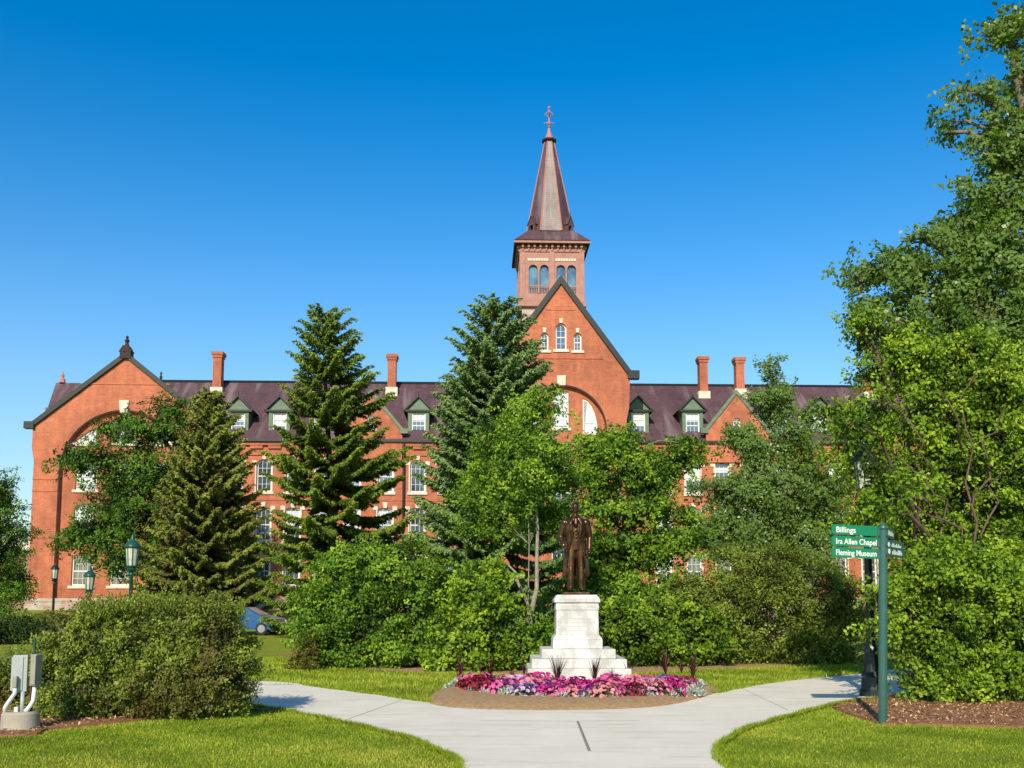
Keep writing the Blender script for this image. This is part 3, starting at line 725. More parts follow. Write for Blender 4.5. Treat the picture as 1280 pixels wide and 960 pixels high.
gable_trim(hall, (cx, az), ((cx-hw-.3, zf), (cx+hw+.3, zf)), yf, yf+.45, .4, .22, 'green_dark', (.75, .55))
mb = MB(); mb.add([(cx-hw-.35, yf+.1, zf+.1), (cx, yf+.1, az+.1), (cx+hw+.35, yf+.1, zf+.1), (cx-hw-.35, 9.5, zf+.1), (cx, 9.5, az+.1), (cx+hw+.35, 9.5, zf+.1)], [(0,1,4,3), (1,2,5,4)]); mb.build('roof', M['slate'], hall)
# tower
TY = 7.0
tc = hx_(690, 340, TY); th = (hx_(729.5, 340, TY) - hx_(650.5, 340, TY))/2
zA = hz_(690, 379, TY); zB = hz_(690, 309, TY)
tower = MB(); tower.box(tc-th+.15, tc+th-.15, TY+.15, TY+2*th-.15, EAVE, zA-.2)
tower = tower.build('tower', M['pale_stone'], hall)
mb = MB(); mb.box(tc-th-.22, tc+th+.22, TY-.22, TY+2*th+.22, zA-.35, zA+.15); mb.box(tc-th-.1, tc+th+.1, TY-.1, TY+2*th+.1, zA+.152, zA+.85)
mb.box(tc-2.1, tc-1.2, TY+.05, TY+.2, zA-2.3, zA-1.0)
mb.build('ledge', M['terracotta'], tower, bevel=.05)
# belfry walls with paired arched openings on each face
zs = hz_(690, 367, TY); zt_ = hz_(690, 331, TY)
bl = MB()
cxs = [hx_(p, 345, TY) - tc for p in (666.5, 680.5, 701, 714.5)]
hol = [arch_pts(x_, zs, zt_, .80, .40) for x_ in cxs]
for fcn in range(4):
    t = MB(); t.prism([(-th, zA+.852), (th, zA+.852), (th, zB+.35), (-th, zB+.35)], -th, -th+.4, hol, sides=False, rev_to=-th+.4)
    for x_ in (-th, -.22, th-.36):   # piers
        t.box(x_-.0, x_+.42 if x_ < 0 and x_ < -1 else x_+(.44 if x_ == -.22 else .42), -th-.07, -th-.002, zA+.853, zB-.45)
    for x_ in ((cxs[0]+cxs[1])/2, (cxs[2]+cxs[3])/2):
        t.tube([(x_, -th-.04, zs), (x_, -th-.04, zt_-.45)], .1, 8)
    t.box(-th-.06, th+.06, -th-.1, -th-.003, zB-.45, zB-.3)
    kx = -th + .12
    while kx < th - .1:
        t.box(kx, kx+.2, -th-.32, -th-.004, zB-.1, zB+.3); t.box(kx+.03, kx+.17, -th-.18, -th-.005, zB-.35, zB-.102); kx += .53
    m4 = Matrix.Translation((tc, TY+th, 0)) @ Matrix.Rotation(fcn*PI/2, 4, 'Z')
    bl.add([tuple(m4 @ Vector(p)) for p in t.v], t.f)
bl.build('belfry', M['terracotta'], tower)
mb = MB()
for fcn in range(4):
    t = MB()
    for a, b in ((cxs[0]-.5, cxs[1]+.5), (cxs[2]-.5, cxs[3]+.5)):
        k = a
        while k < b-.1: t.box(k, k+.2, -th-.06, -th-.006, zt_+.35, zt_+.58); k += .24
    m4 = Matrix.Translation((tc, TY+th, 0)) @ Matrix.Rotation(fcn*PI/2, 4, 'Z'); mb.add([tuple(m4 @ Vector(p)) for p in t.v], t.f)
mb.build('panel', M['cream'], tower)
mb = MB(); mb.box(tc-th+.3, tc+th-.3, TY+.3, TY+2*th-.3, zs-.1, zt_+.2); mb.build('glazing', M['tower_glass'], tower)
mb = MB()
for x_ in cxs:
    for k in range(5): mb.box(tc+x_-.34+k*.15, tc+x_-.29+k*.15, TY-.02, TY+.03, zs+.02, zs+.62)
    mb.box(tc+x_-.4, tc+x_+.4, TY-.06, TY+.06, zs+.62, zs+.72)
mb.build('balustrade', M['terracotta'], tower)
# eaves, skirt roof and spire
zE = hz_(690, 303, TY-.7); eo = (hx_(738, 303, TY-.8) - hx_(643, 303, TY-.8))/2
mb = MB(); c4 = (tc, TY+th, 0); rt2 = math.sqrt(2)
mb.lathe([((th-.02)*rt2, zB+.352), ((eo-.05)*rt2, zE-.05), (eo*rt2, zE), (eo*rt2, zE+.28), (eo*rt2-.25, zE+.3)], 4, c4, PI/4)
mb.build('eaves', M['brown_dark'], tower)
mb = MB(); mb.box(tc-eo-.02, tc+eo+.02, TY+th-eo-.02, TY+th-eo+.1, zE+.02, zE+.2); mb.build('fascia', M['terracotta'], tower)
mb = MB(); zS = hz_(690, 291, TY+1); sp = (hx_(721, 291, TY) - hx_(657, 291, TY))/2 *.97
zTop = hz_(687, 178, TY+th)
mb.lathe([(eo*rt2, zE+.302), (sp*rt2*.98, zS), (sp*rt2*.9, zS+.15)], 4, c4, PI/4)
mb.build('skirt_roof', M['slate'], tower)
mb = MB(); kx = -eo+.45
while kx < eo-.3:
    mb.ball((tc+kx, TY+th-eo+.42, zE+.62), .09, 6, 4); kx += .62
mb.build('snow_guard', M['cream'], tower)
# octagonal spire, broad faces to the compass points
def spire_ring(r, z, k=.50): # half width r, chamfer
    c_ = r*(1-k); return [(-c_, -r), (c_, -r), (r, -c_), (r, c_), (c_, r), (-c_, r), (-r, c_), (-r, -c_)]
mb = MB(); mb.mi = 0; r0 = sp*.985; r1 = .42; A = spire_ring(r0, 0, .56); Bq = spire_ring(r1, 0, .56)
vs = [(tc+p[0], TY+th+p[1], zS+.1) for p in A] + [(tc+p[0], TY+th+p[1], zTop) for p in Bq]
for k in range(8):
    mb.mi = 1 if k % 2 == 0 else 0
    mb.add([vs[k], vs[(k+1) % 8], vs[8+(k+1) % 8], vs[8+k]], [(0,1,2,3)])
mb.build('spire', [M['slate'], M['slate_sunlit']], tower)
mb = MB()
for k in range(8): mb.tube([vs[k], vs[8+k]], [.07, .05], 5)
mb.build('hip_rib', M['spire_trim'], tower)
for q in (-1, 1):
    for s in (-1, 1):
        bx_, by_ = q*(r0*.80), s*(r0*.80); m4 = Matrix.Translation((tc+bx_*.93, TY+th+by_*.93, zS+.1)) @ Matrix.Scale(.8, 4) @ Matrix.Rotation(math.atan2(by_, bx_)+PI/2, 4, 'Z')
        t = MB(); t.prism([(-.5, -.1), (.5, -.1), (.5, .9), (0, 1.75), (-.5, .9)], -.28, .9, [arch_pts(0, .1, .8, .55, .27)], rev_to=.0)
        t.add([(-.62, -.36, .8), (0, -.36, 1.9), (.62, -.36, .8), (-.62, 1.0, .8), (0, 1.0, 1.9), (.62, 1.0, .8)], [(0,1,4,3), (1,2,5,4)])
        t.tube([(0, -.2, 1.8), (0, -.2, 2.5)], [.1, .03], 6)
        t.v = [tuple(m4 @ Vector(p)) for p in t.v]; t.build('lucarne', M['slate'], tower)
mb = MB(); c5 = (tc, TY+th, 0)
mb.lathe([(.42, zTop-.1), (.72, zTop+.05), (.72, zTop+.2), (.45, zTop+.28)], 8, c5, PI/8); mb.build('collar', M['brown_dark'], tower)
zf1 = hz_(687, 160, TY+th); zf2 = hz_(687, 134, TY+th)
mb = MB(); mb.lathe([(.44, zTop+.281), (.28, zTop+.7), (.14, zf1-.3), (.1, zf1), (.2, zf1+.1), (.07, zf1+.25)], 8, c5, PI/8)
mb.tube([(tc, TY+th, zf1+.2), (tc, TY+th, zf2)], .06, 6); mb.ball((tc, TY+th, zf1+.45), .2, 8, 6); mb.ball((tc, TY+th, zf2-.05), .14, 8, 6)
zm = (zf1+zf2)/2+.3
for a in range(4):
    dx, dy = math.cos(a*PI/2)*.42, math.sin(a*PI/2)*.42
    mb.tube([(tc, TY+th, zm-.25), (tc+dx, TY+th+dy, zm), (tc, TY+th, zm+.35)], .05, 5)
mb.tube([(tc-.5, TY+th, zf1+.5), (tc+.5, TY+th, zf1+.5)], .035, 5); mb.build('finial', M['spire_trim'], tower)
# downpipe
mb = MB(); mb.tube([(hx_(505, 560, -.2), -.3, EAVE-.2), (hx_(503, 700, -.2), -.3, 1)], .09, 6); mb.build('downpipe', M['gutter'], hall)

# distant low building beyond the hall
db = empty('brick_block', (at(8, 740, 130)[0], 130, 1.15), 0, 'low tan brick block with white band, far beyond the corner of the hall', 'building')
mb = MB(); hs_ = []
for k in range(-9, 3): hs_.append([(k*3.0-.8, 1.2), (k*3.0+.8, 1.2), (k*3.0+.8, 3.0), (k*3.0-.8, 3.0)])
mb.prism([(-32, -1), (11, -1), (11, 7.4), (-32, 7.4)], 0, 14, hs_, back=True, rev_to=.3); mb.build('wall', M['brick_tan'], db)
mb = MB(); mb.box(-32.3, 11.3, -.3, 14.3, 7.402, 8.5); mb.build('parapet', M['cream'], db)
for h_ in hs_:
    mb = MB(); mb.box(h_[0][0], h_[1][0], .2, .28, 1.2, 3.0); mb.build('window', M['glass'], db)
db2 = empty('brick_block', (at(-40, 740, 150)[0], 150, 1.15), 0, 'taller dark brick block far off past the tan one', 'building')
mb = MB(); mb.box(-30, 16, 0, 12, -1, 6); mb.build('wall', M['brick_tan'], db2)
mb = MB(); mb.box(-30.3, 16.3, -.3, 12.3, 6.01, 6.6); mb.build('parapet', M['gutter'], db2)

# ------------------------------------------------------------------ statue and pedestal
PX = (719.5 - 640) / F * 20.5; PY = 20.5
sc_ = 20.5 / F
ped = empty('pedestal', (PX, PY, 0), 0, 'white stepped stone pedestal under the bronze figure, behind the flowers', 'pedestal')
def zpx(py, Y=PY): return at(720, py, Y)[2]
mb = MB()
for (hw_, py0, py1) in ((1.0, 850, 826), (.0, 0, 0)):
    pass
st = [(62*sc_, -.1, zpx(838, 19.6)), (56.5*sc_, 0, zpx(824, 19.7)), (44*sc_, 0, zpx(811.5, 19.85))]
mb = MB(); z = 0
s0, s1, s2 = zpx(836, 19.5), zpx(824, 19.6), zpx(811.5, 19.8)
mb.box(-.93*1.08, .93*1.08, -.93*1.08, .93*1.08, -.1, s0); mb.box(-.93, .93, -.92, .92, s0+.001, s1); mb.box(-.73, .73, -.73, .73, s1+.001, s2)
mb.build('step', M['marble'], ped, bevel=.012)
b0 = zpx(797, 19.95); b1 = zpx(753, 20); b2 = zpx(746.5, 20)
mb = MB(); mb.box(-.495, .495, -.495, .495, s2+.001, b0-.04); mb.lathe([(.495*rt2, b0-.039), (.475*rt2, b0), (.43*rt2, b0+.05)], 4, (0,0,0), PI/4); mb.build('base_block', M['marble'], ped, bevel=.01)
mb = MB(); mb.lathe([(.428*rt2, b0+.051), (.418*rt2, b1-.17), (.430*rt2, b1-.14), (.430*rt2, b1-.05), (.418*rt2, b1-.02), (.44*rt2, b1)], 4, (0,0,0), PI/4); mb.build('die', M['marble'], ped)
mb = MB(); mb.box(-.460, .460, -.460, .460, b1+.001, b1+.06); mb.lathe([(.460*rt2, b1+.061), (.40*rt2, b2+.045), (.39*rt2, b2+.05)], 4, (0,0,0), PI/4); mb.build('cap', M['marble'], ped, bevel=.004)
PTOP = b2 + .05
# worn inscription: rows of cut marks, unreadable in the photograph
mb = MB()
for r_, (ww, zz) in enumerate(((.27, b1-.32), (.33, b1-.40), (.22, b1-.48), (.30, b1-.56))):
    x_ = -ww
    while x_ < ww:
        l_ = random.uniform(.012, .03); mb.box(x_, x_+l_, -.4275, -.4225, zz-.012, zz+.012); x_ += l_ + random.uniform(.008, .02)
mb.build('inscription', M['engraving'], ped)

statue = empty('statue', (PX, PY, PTOP), 0, 'brown bronze standing man in a long open coat, on the white pedestal', 'statue')
mb = MB(); mb.box(-.27, .27, -.24, .24, .0, .055); mb.build('statue_base', M['bronze'], statue, bevel=.01)
s = MB(); H0 = .05
def cap(a, b, r0, r1, n=12):
    s.tube([a, b], [r0, r1], n); s.ball(a, r0, 12, 8); s.ball(b, r1, 12, 8)
# legs and shoes
for q, fx, fy in ((-1, -.10, -.03), (1, .11, -.01)):
    cap((q*.085, 0, .95), (fx, -.01+fy, .52), .105, .078); cap((fx, -.01+fy, .52), (fx+q*.005, .01+fy, .12), .078, .062)
    s.tube([(fx, -.02+fy, .50), (fx, -.03+fy, .3), (fx, -.01+fy, .11)], [.085, .075, .082], 12)
    s.ball((fx+q*.012, -.06+fy, .085), (.052, .125, .045), 12, 8); s.ball((fx, .02+fy, .10), (.05, .07, .06), 12, 8)
# trunk and waistcoat
rings = [(.88, .155, .115), (1.0, .16, .125), (1.1, .165, .13), (1.25, .185, .14), (1.38, .20, .135), (1.48, .19, .115), (1.55, .12, .09), (1.6, .07, .07)]
s.lathe([(1, 0)], 3) if False else None
def loft(rings, n=28, c=(0, 0), fold=0, seed=0):
    v = []; f = []
    for k, (z, a, b) in enumerate(rings):
        for j in range(n):
            t = 2*PI*j/n; w_ = 1 + fold*max(0, (1.05 - z))*math.sin(t*7 + seed)
            v.append((c[0] + a*w_*math.cos(t), c[1] + b*w_*math.sin(t), z))
    for k in range(len(rings)-1):
        for j in range(n): f.append((k*n+j, k*n+(j+1) % n, (k+1)*n+(j+1) % n, (k+1)*n+j))
    f += [tuple(reversed(range(n))), tuple((len(rings)-1)*n + j for j in range(n))]
    s.add(v, f)
loft(rings)
# coat: thick shell open at the front (angle -90 is the front)
def coat():
    zs_ = [.35, .48, .6, .7, .8, .9, 1.0, 1.1, 1.2, 1.3, 1.4, 1.48, 1.54]
    A_ = [.262, .262, .258, .25, .24, .228, .215, .208, .218, .228, .232, .215, .15]
    B_ = [.19, .19, .188, .185, .18, .172, .16, .153, .158, .16, .155, .135, .10]
    OP = [50, 49, 47, 45, 42, 38, 32, 24, 22, 24, 27, 30, 35]
    n = 44; v = []; f = []; k_ = len(zs_)
    for lay in (0, 1):
        for z, a, b, o in zip(zs_, A_, B_, OP):
            for j in range(n+1):
                t = R(-90 + o) + (2*PI - 2*R(o)) * j/n
                fl = 1 + (.10*max(0, 1.05-z))*math.sin(t*9+z*2) ; e = 0 if lay == 0 else -.035
                edge = .02 if j in (0, n) and lay == 0 else 0
                v.append(((a*fl+e+edge)*math.cos(t), (b*fl+e+edge)*math.sin(t)+.01, z + (.02*math.sin(t*5) if z < .5 else 0)))
    N_ = (n+1); off = k_*N_
    for k in range(k_-1):
        for j in range(n):
            f.append((k*N_+j, k*N_+j+1, (k+1)*N_+j+1, (k+1)*N_+j)); f.append((off+k*N_+j, off+(k+1)*N_+j, off+(k+1)*N_+j+1, off+k*N_+j+1))
        for j in (0, n): q4 = (k*N_+j, (k+1)*N_+j, off+(k+1)*N_+j, off+k*N_+j); f.append(q4 if j == 0 else tuple(reversed(q4)))
    for j in range(n):
        f.append((j, off+j, off+j+1, j+1)); a = (k_-1)*N_; f.append((a+j, a+j+1, off+a+j+1, off+a+j))
    s.add(v, f)
coat()
# lapels, cravat, buttons
for q in (-1, 1):
    s.tube([(q*.05, -.135, 1.54), (q*.105, -.165, 1.42), (q*.09, -.17, 1.27), (q*.065, -.165, 1.12)], [.022, .04, .038, .012], 8)
s.tube([(0, -.10, 1.55), (0, -.148, 1.5), (0, -.158, 1.40), (0, -.15, 1.34)], [.035, .045, .05, .02], 8)
for zz in (1.27, 1.2, 1.13, 1.06): s.ball((.012, -.15, zz), .014, 6, 5)
# shoulders and arms: one hand on the hip-high coat edge, one hanging with folded papers
s.ball((-.215, .01, 1.44), (.085, .09, .085), 12, 8); s.ball((.215, .01, 1.44), (.085, .09, .085), 12, 8)
cap((-.235, .01, 1.42), (-.305, .03, 1.15), .078, .066); cap((-.305, .03, 1.15), (-.245, -.10, .98), .066, .052)
cap((.235, .01, 1.42), (.295, .03, 1.14), .078, .064); cap((.295, .03, 1.14), (.275, -.06, .91), .062, .048)
def hand(w_, dirn, side, curl):
    w_ = Vector(w_); d = Vector(dirn).normalized(); sx = Vector(side).normalized(); nrm = d.cross(sx)
    s.tube([w_ - d*.03, w_ + d*.03, w_ + d*.085], [.036, .042, .036], 10)
    for k in range(4):
        o = w_ + d*.08 + sx*(k-1.5)*.021; L_ = (.07, .08, .076, .06)[k]
        m1 = o + d*L_*.5 + nrm*curl*.012; m2 = o + d*L_*.85 + nrm*curl*.04
        s.tube([o - d*.02, o, m1, m2], [.0125, .0125, .0115, .009], 8); s.ball(tuple(m2), .009, 6, 5)
    b_ = w_ + d*.02 + sx*.035; s.tube([b_, b_ + sx*.02 + d*.035, b_ + sx*.012 + d*.07], [.015, .013, .010], 8)
hand((-.235, -.12, .955), (.5, -.35, -.75), (0, -1, .4), 1.0)
hand((.275, -.065, .875), (-.02, -.08, -1), (-.3, -1, .1), 1.0)
s.tube([(.26, -.14, .83), (.285, .02, .80)], [.02, .02], 8)
# neck, collar, head
s.tube([(0, .01, 1.52), (0, -.005, 1.66)], [.068, .058], 12); s.tube([(0, .0, 1.535), (0, -.01, 1.585)], [.085, .07], 12)
s.ball((0, 0, 1.765), (.078, .095, .105), 18, 14); s.ball((0, -.025, 1.705), (.062, .078, .072), 14, 10); s.ball((0, -.075, 1.662), (.03, .025, .022), 10, 7)
s.tube([(0, -.088, 1.772), (0, -.112, 1.735), (0, -.102, 1.724)], [.012, .017, .014], 8)
for q in (-1, 1):
    s.ball((q*.078, .005, 1.742), (.012, .02, .03), 8, 6); s.tube([(q*.012, -.09, 1.783), (q*.055, -.078, 1.785)], [.011, .010], 6)
    s.ball((q*.03, -.087, 1.763), (.013, .009, .008), 8, 6); s.ball((q*.074, .0, 1.70), (.018, .035, .05), 8, 6)
s.tube([(-.025, -.098, 1.700), (0, -.103, 1.703), (.025, -.098, 1.700)], [.006, .008, .006], 6); s.ball((0, -.094, 1.688), (.024, .01, .008), 8, 5)
s.ball((0, .03, 1.775), (.083, .088, .095), 14, 10)
for p in (0,): pass
tmp = s.build('figure', M['bronze'], statue)
rm = tmp.modifiers.new('r', 'REMESH'); rm.mode = 'VOXEL'; rm.voxel_size = .0085
sm = tmp.modifiers.new('s', 'SMOOTH'); sm.iterations = 3; sm.factor = .5
dg = bpy.context.evaluated_depsgraph_get(); dg.update(); me = bpy.data.meshes.new_from_object(tmp.evaluated_get(dg))
tmp.modifiers.clear(); tmp.data = me; me.polygons.foreach_set('use_smooth', [True]*len(me.polygons))
tmp.location = (0, 0, H0-.03); tmp.scale = (1.02, 1.02, 1.015)

# ------------------------------------------------------------------ flower bed
bed_pts = spline(G([(534,882), (560,886.5), (600,888.8), (660,890.2), (720,890), (780,888.4), (830,884.6), (868,877), (900,866.5)]) + [(3.85, 18.9), (3.55, 20.4), (2.5, 21.6), (0.4, 21.6), (-.85, 20.5), (-1.4, 18.2)] + G([(534, 882)]), 8)[:-1]
bc = np.array([1.2, 18.9]); BP = np.array([p[:2] for p in bed_pts]); rings_ = [0, .3, .55, .7, .8, .87, .93, .97, 1.0]
V = [(bc[0], bc[1], .12)]; nb = len(BP)
for t in rings_[1:]:
    zz = .02 + .12 * (1 - max(0, (t - .80) / .20)**2.0)
    for p in BP:
        q = bc + (p - bc)*t; V.append((q[0], q[1], zz + (random.uniform(-.008, .008) if t < 1 else -.02)))
fs = [(0, 1+k, 1+(k+1) % nb) for k in range(nb)]
for r_ in range(len(rings_)-2):
    for k in range(nb): a = 1+r_*nb; fs.append((a+k, a+nb+k, a+nb+(k+1) % nb, a+(k+1) % nb))
mb = MB(); mb.add(V, fs); tag(mb.build('soil_bed', M['soil'], smooth=True), kind='structure')

def bloom_mat(name, c, throat):
    m, nt, b, out = new_mat(name); a = nd(nt, 'ShaderNodeAttribute', attribute_name='tint')
    col = ramp(nt, a.outputs['Fac'], [(0, throat), (.25, tuple(x*.8 for x in c)), (1, c)])
    oi = noise(nt, 9, 2, .5, coords(nt)); col = mix(nt, 1, col, ramp(nt, oi, [(.3, (.75,.75,.75)), (.7, (1.2,1.2,1.2))]), 'MULTIPLY')
    nt.links.new(col, b.inputs['Base Color']); b.inputs['Roughness'].default_value = .6
    t = nd(nt, 'ShaderNodeBsdfTranslucent'); nt.links.new(col, t.inputs[0]); ms = nd(nt, 'ShaderNodeMixShader'); ms.inputs[0].default_value = .3
    nt.links.new(b.outputs[0], ms.inputs[1]); nt.links.new(t.outputs[0], ms.inputs[2]); nt.links.new(ms.outputs[0], out.inputs[0]); return m
BL = {'magenta': bloom_mat('magenta_petal', (.74,.015,.30), (.2,.0,.06)), 'hot pink': bloom_mat('hot_pink_petal', (.90,.15,.42), (.35,.02,.1)),
      'salmon pink': bloom_mat('salmon_petal', (.95,.36,.38), (.5,.05,.05)), 'purple': bloom_mat('purple_petal', (.17,.018,.34), (.05,.0,.1)),
      'lavender': bloom_mat('lavender_petal', (.74,.48,.80), (.3,.1,.4)), 'dark red': bloom_mat('dark_red_petal', (.33,.004,.035), (.1,0,.01))}
M['petunia_leaf'] = leaf_mat('petunia_leaf', (.015,.035,.01), (.035,.08,.018), (.08,.14,.03))
M['silver_leaf'] = leaf_mat('silver_leaf', (.27,.33,.30), (.46,.52,.48), (.66,.70,.66), .8, .15)
M['spike_leaf'] = leaf_mat('purple_blade', (.03,.010,.015), (.075,.025,.03), (.15,.07,.06), .5, .25)
def petunia(col, rad, nb_, seed):
    g = np.random.default_rng(seed)
    root = empty('petunia_plant', (0, 0, 0))
    n = 260; d = unit(g.normal(size=(n, 3)) * [1, 1, .8]); d[:, 2] = np.abs(d[:, 2]); P = d * [rad*1.0, rad*1.0, .17] * g.uniform(.5, 1, (n, 1))
    leaves('foliage', P, d + [0, 0, .4] + g.normal(0, .5, (n, 3)), g.uniform(.035, .06, n), g.uniform(.02, .035, n), g.random(n), M['petunia_leaf'], root)
    d = unit(g.normal(size=(nb_*3, 3)) * [1, 1, .75]); d[:, 2] = np.abs(d[:, 2]) + .12; d = unit(d)
    C = d * [rad*1.08, rad*1.08, .20]; keep = []
    for k in range(len(C)):
        if all(np.linalg.norm(C[k] - C[q]) > .045 for q in keep): keep.append(k)
        if len(keep) >= nb_: break
    Vv = []; F_ = []; T = []
    for k in keep:
        c = C[k]; nrm = unit(d[k] + [0, -.35, .1] + g.normal(0, .28, 3)); u = unit(np.cross(nrm, g.normal(size=3))); w_ = np.cross(nrm, u); r_ = g.uniform(.026, .038)
        b_ = len(Vv); Vv.append(c - nrm*.014); T.append(0)
        for j in range(10):
            a = 2*PI*j/10; rr = r_*(1.0 if j % 2 == 0 else .82); Vv.append(c + (u*math.cos(a) + w_*math.sin(a))*rr + nrm*(.004 if j % 2 else -.002)); T.append(1)
        for j in range(10): F_ += [b_, b_+1+j, b_+1+(j+1) % 10]
    np_mesh('blooms', np.array(Vv), np.array(F_), 3, BL[col], root, np.array(T, float))
    return root
order = ['magenta', 'hot pink', 'salmon pink', 'purple', 'lavender', 'dark red']
proto = {c: [petunia(c, .20 + .02*v, 44, 11*k + v) for v in range(2)] for k, c in enumerate(order)}
used = set()
def place(tree_, first_key, loc, rz, sc, lab, cat, grp):
    if first_key not in used: used.add(first_key); o = tree_
    else: o = copy_tree(tree_)
    o.location = tuple(float(v) for v in loc); o.rotation_euler = (0, 0, rz); o.scale = (sc, sc, sc); tag(o, lab, cat, grp); return o
ec = np.array([1.20, 18.6]); ea, eb = 2.12, 2.55
pattern_col = lambda x, t: order[int(abs(math.sin(x*1.7 + t*2.3 + .6)*7 + math.cos(x*3.1 - t)*3)) % 6]
rr_ = random.Random(5); cnt = 0
for t in (.95, .84, .73, .62, .51, .40, .3):
    a = R(178); step = .31 / (t * 2.6)
    while a < R(362):
        ca, sa = math.cos(a), math.sin(a); x, y = ec[0] + ea*t*ca, ec[1] + eb*t*sa
        x += rr_.uniform(-.05, .05); y += rr_.uniform(-.06, .06)
        if not (abs(x - PX) < 1.15 and y > PY - 1.18):
            zone = (x - ec[0])/ea
            if zone < -.78: c = rr_.choice(['dark red', 'dark red', 'hot pink'])
            elif zone < -.5: c = rr_.choice(['hot pink', 'hot pink', 'salmon pink', 'lavender', 'purple'])
            elif zone < -.2: c = rr_.choice(['magenta', 'hot pink', 'purple', 'salmon pink', 'hot pink']) if t < .9 else rr_.choice(['lavender', 'hot pink', 'magenta', 'salmon pink'])
            elif zone < .15: c = rr_.choice(['magenta', 'magenta', 'hot pink']) if t < .8 else rr_.choice(['salmon pink', 'salmon pink', 'hot pink', 'purple'])
            elif zone < .4: c = rr_.choice(['magenta', 'hot pink', 'salmon pink']) if t < .8 else rr_.choice(['dark red', 'hot pink', 'salmon pink'])
            elif zone < .8: c = rr_.choice(['salmon pink', 'salmon pink', 'magenta', 'lavender', 'hot pink'])
            else: c = rr_.choice(['purple', 'salmon pink', 'dark red'])
            v = cnt % 2; cnt += 1
            place(proto[c][v], (c, v), (x, y, .09), rr_.uniform(0, 6), rr_.uniform(.8, 1.32), c + ' petunia plant among the flowers massed before the pedestal', 'flower', 'petunias massed in the bed, ' + c)
        a += step
# silver edging plants
def silver(seed):
    g = np.random.default_rng(seed); n = 220; d = unit(g.normal(size=(n, 3))); d[:, 2] = np.abs(d[:, 2]); P = d*[.15, .15, .13]*g.uniform(.4, 1, (n, 1))
    return leaves('dusty_miller', P, np.cross(d, g.normal(size=(n, 3))) + d*.4, g.uniform(.04, .07, n), g.uniform(.012, .022, n), g.random(n), M['silver_leaf'], A=d + [0, 0, .3])
sv = [silver(3), silver(4)]
for k in range(21):
    a = R(176 + k*9.4); x, y = ec[0] + (ea+.08)*math.cos(a)*1.0, ec[1] + (eb+.05)*math.sin(a)
    if rr_.random() < .12: continue
    place(sv[k % 2], ('s', k % 2), (x + rr_.uniform(-.06, .06), y + rr_.uniform(-.05, .05), .06), rr_.uniform(0, 6), rr_.uniform(1.0, 1.5), 'silvery leaved edging plant at the rim of the flower bed', 'plant', 'silver edging plants round the flower bed')
# purple spikes
def spike(seed, h):
    g = np.random.default_rng(seed); n = 26; a = g.uniform(0, 2*PI, n); lean = g.uniform(.05, .45, n); L_ = g.uniform(.6, 1, n)*h
    Vv = []; Fq = []; T = []
    for k in range(n):
        d = np.array([math.cos(a[k])*lean[k], math.sin(a[k])*lean[k], 1.0]); d /= np.linalg.norm(d); s_ = np.array([-math.sin(a[k]), math.cos(a[k]), 0])*.011
        b_ = len(Vv); p1 = d*L_[k]*.5; p2 = d*L_[k] + np.array([math.cos(a[k]), math.sin(a[k]), -.3])*.05*lean[k]*4*h
        Vv += [-s_, s_, p1+s_*.9, p1-s_*.9, p1-s_*.9, p1+s_*.9, p2+s_*.15, p2-s_*.15]; Fq += list(range(b_, b_+8)); T += [g.random()]*8
    return np_mesh('spike_plant', np.array(Vv), np.array(Fq), 4, M['spike_leaf'], tint=np.array(T))
sp_ = [spike(1, .58), spike(2, .52), spike(9, .46)]
for k, (px, py, Y, s_) in enumerate(((575, 842, 18.9, 1.0), (613, 846, 19.6, .95), (655, 845, 20.6, .7), (697, 846, 18.6, 1.05), (743, 842, 18.7, 1.05), (786, 846, 19.6, .9), (832, 842, 20.6, 1.1), (866, 846, 19.6, 1.1), (601, 846, 21, .6), (640, 846, 18.9, .5), (765, 846, 19.0, .5), (852, 846, 21.2, .7))):
    p = at(px, py, Y); place(sp_[k % 3], ('k', k % 3), (p[0], Y, .15), k*1.3, s_, 'spiky purple leaved plant standing up out of the flower bed', 'plant', 'purple spike plants in the flower bed')

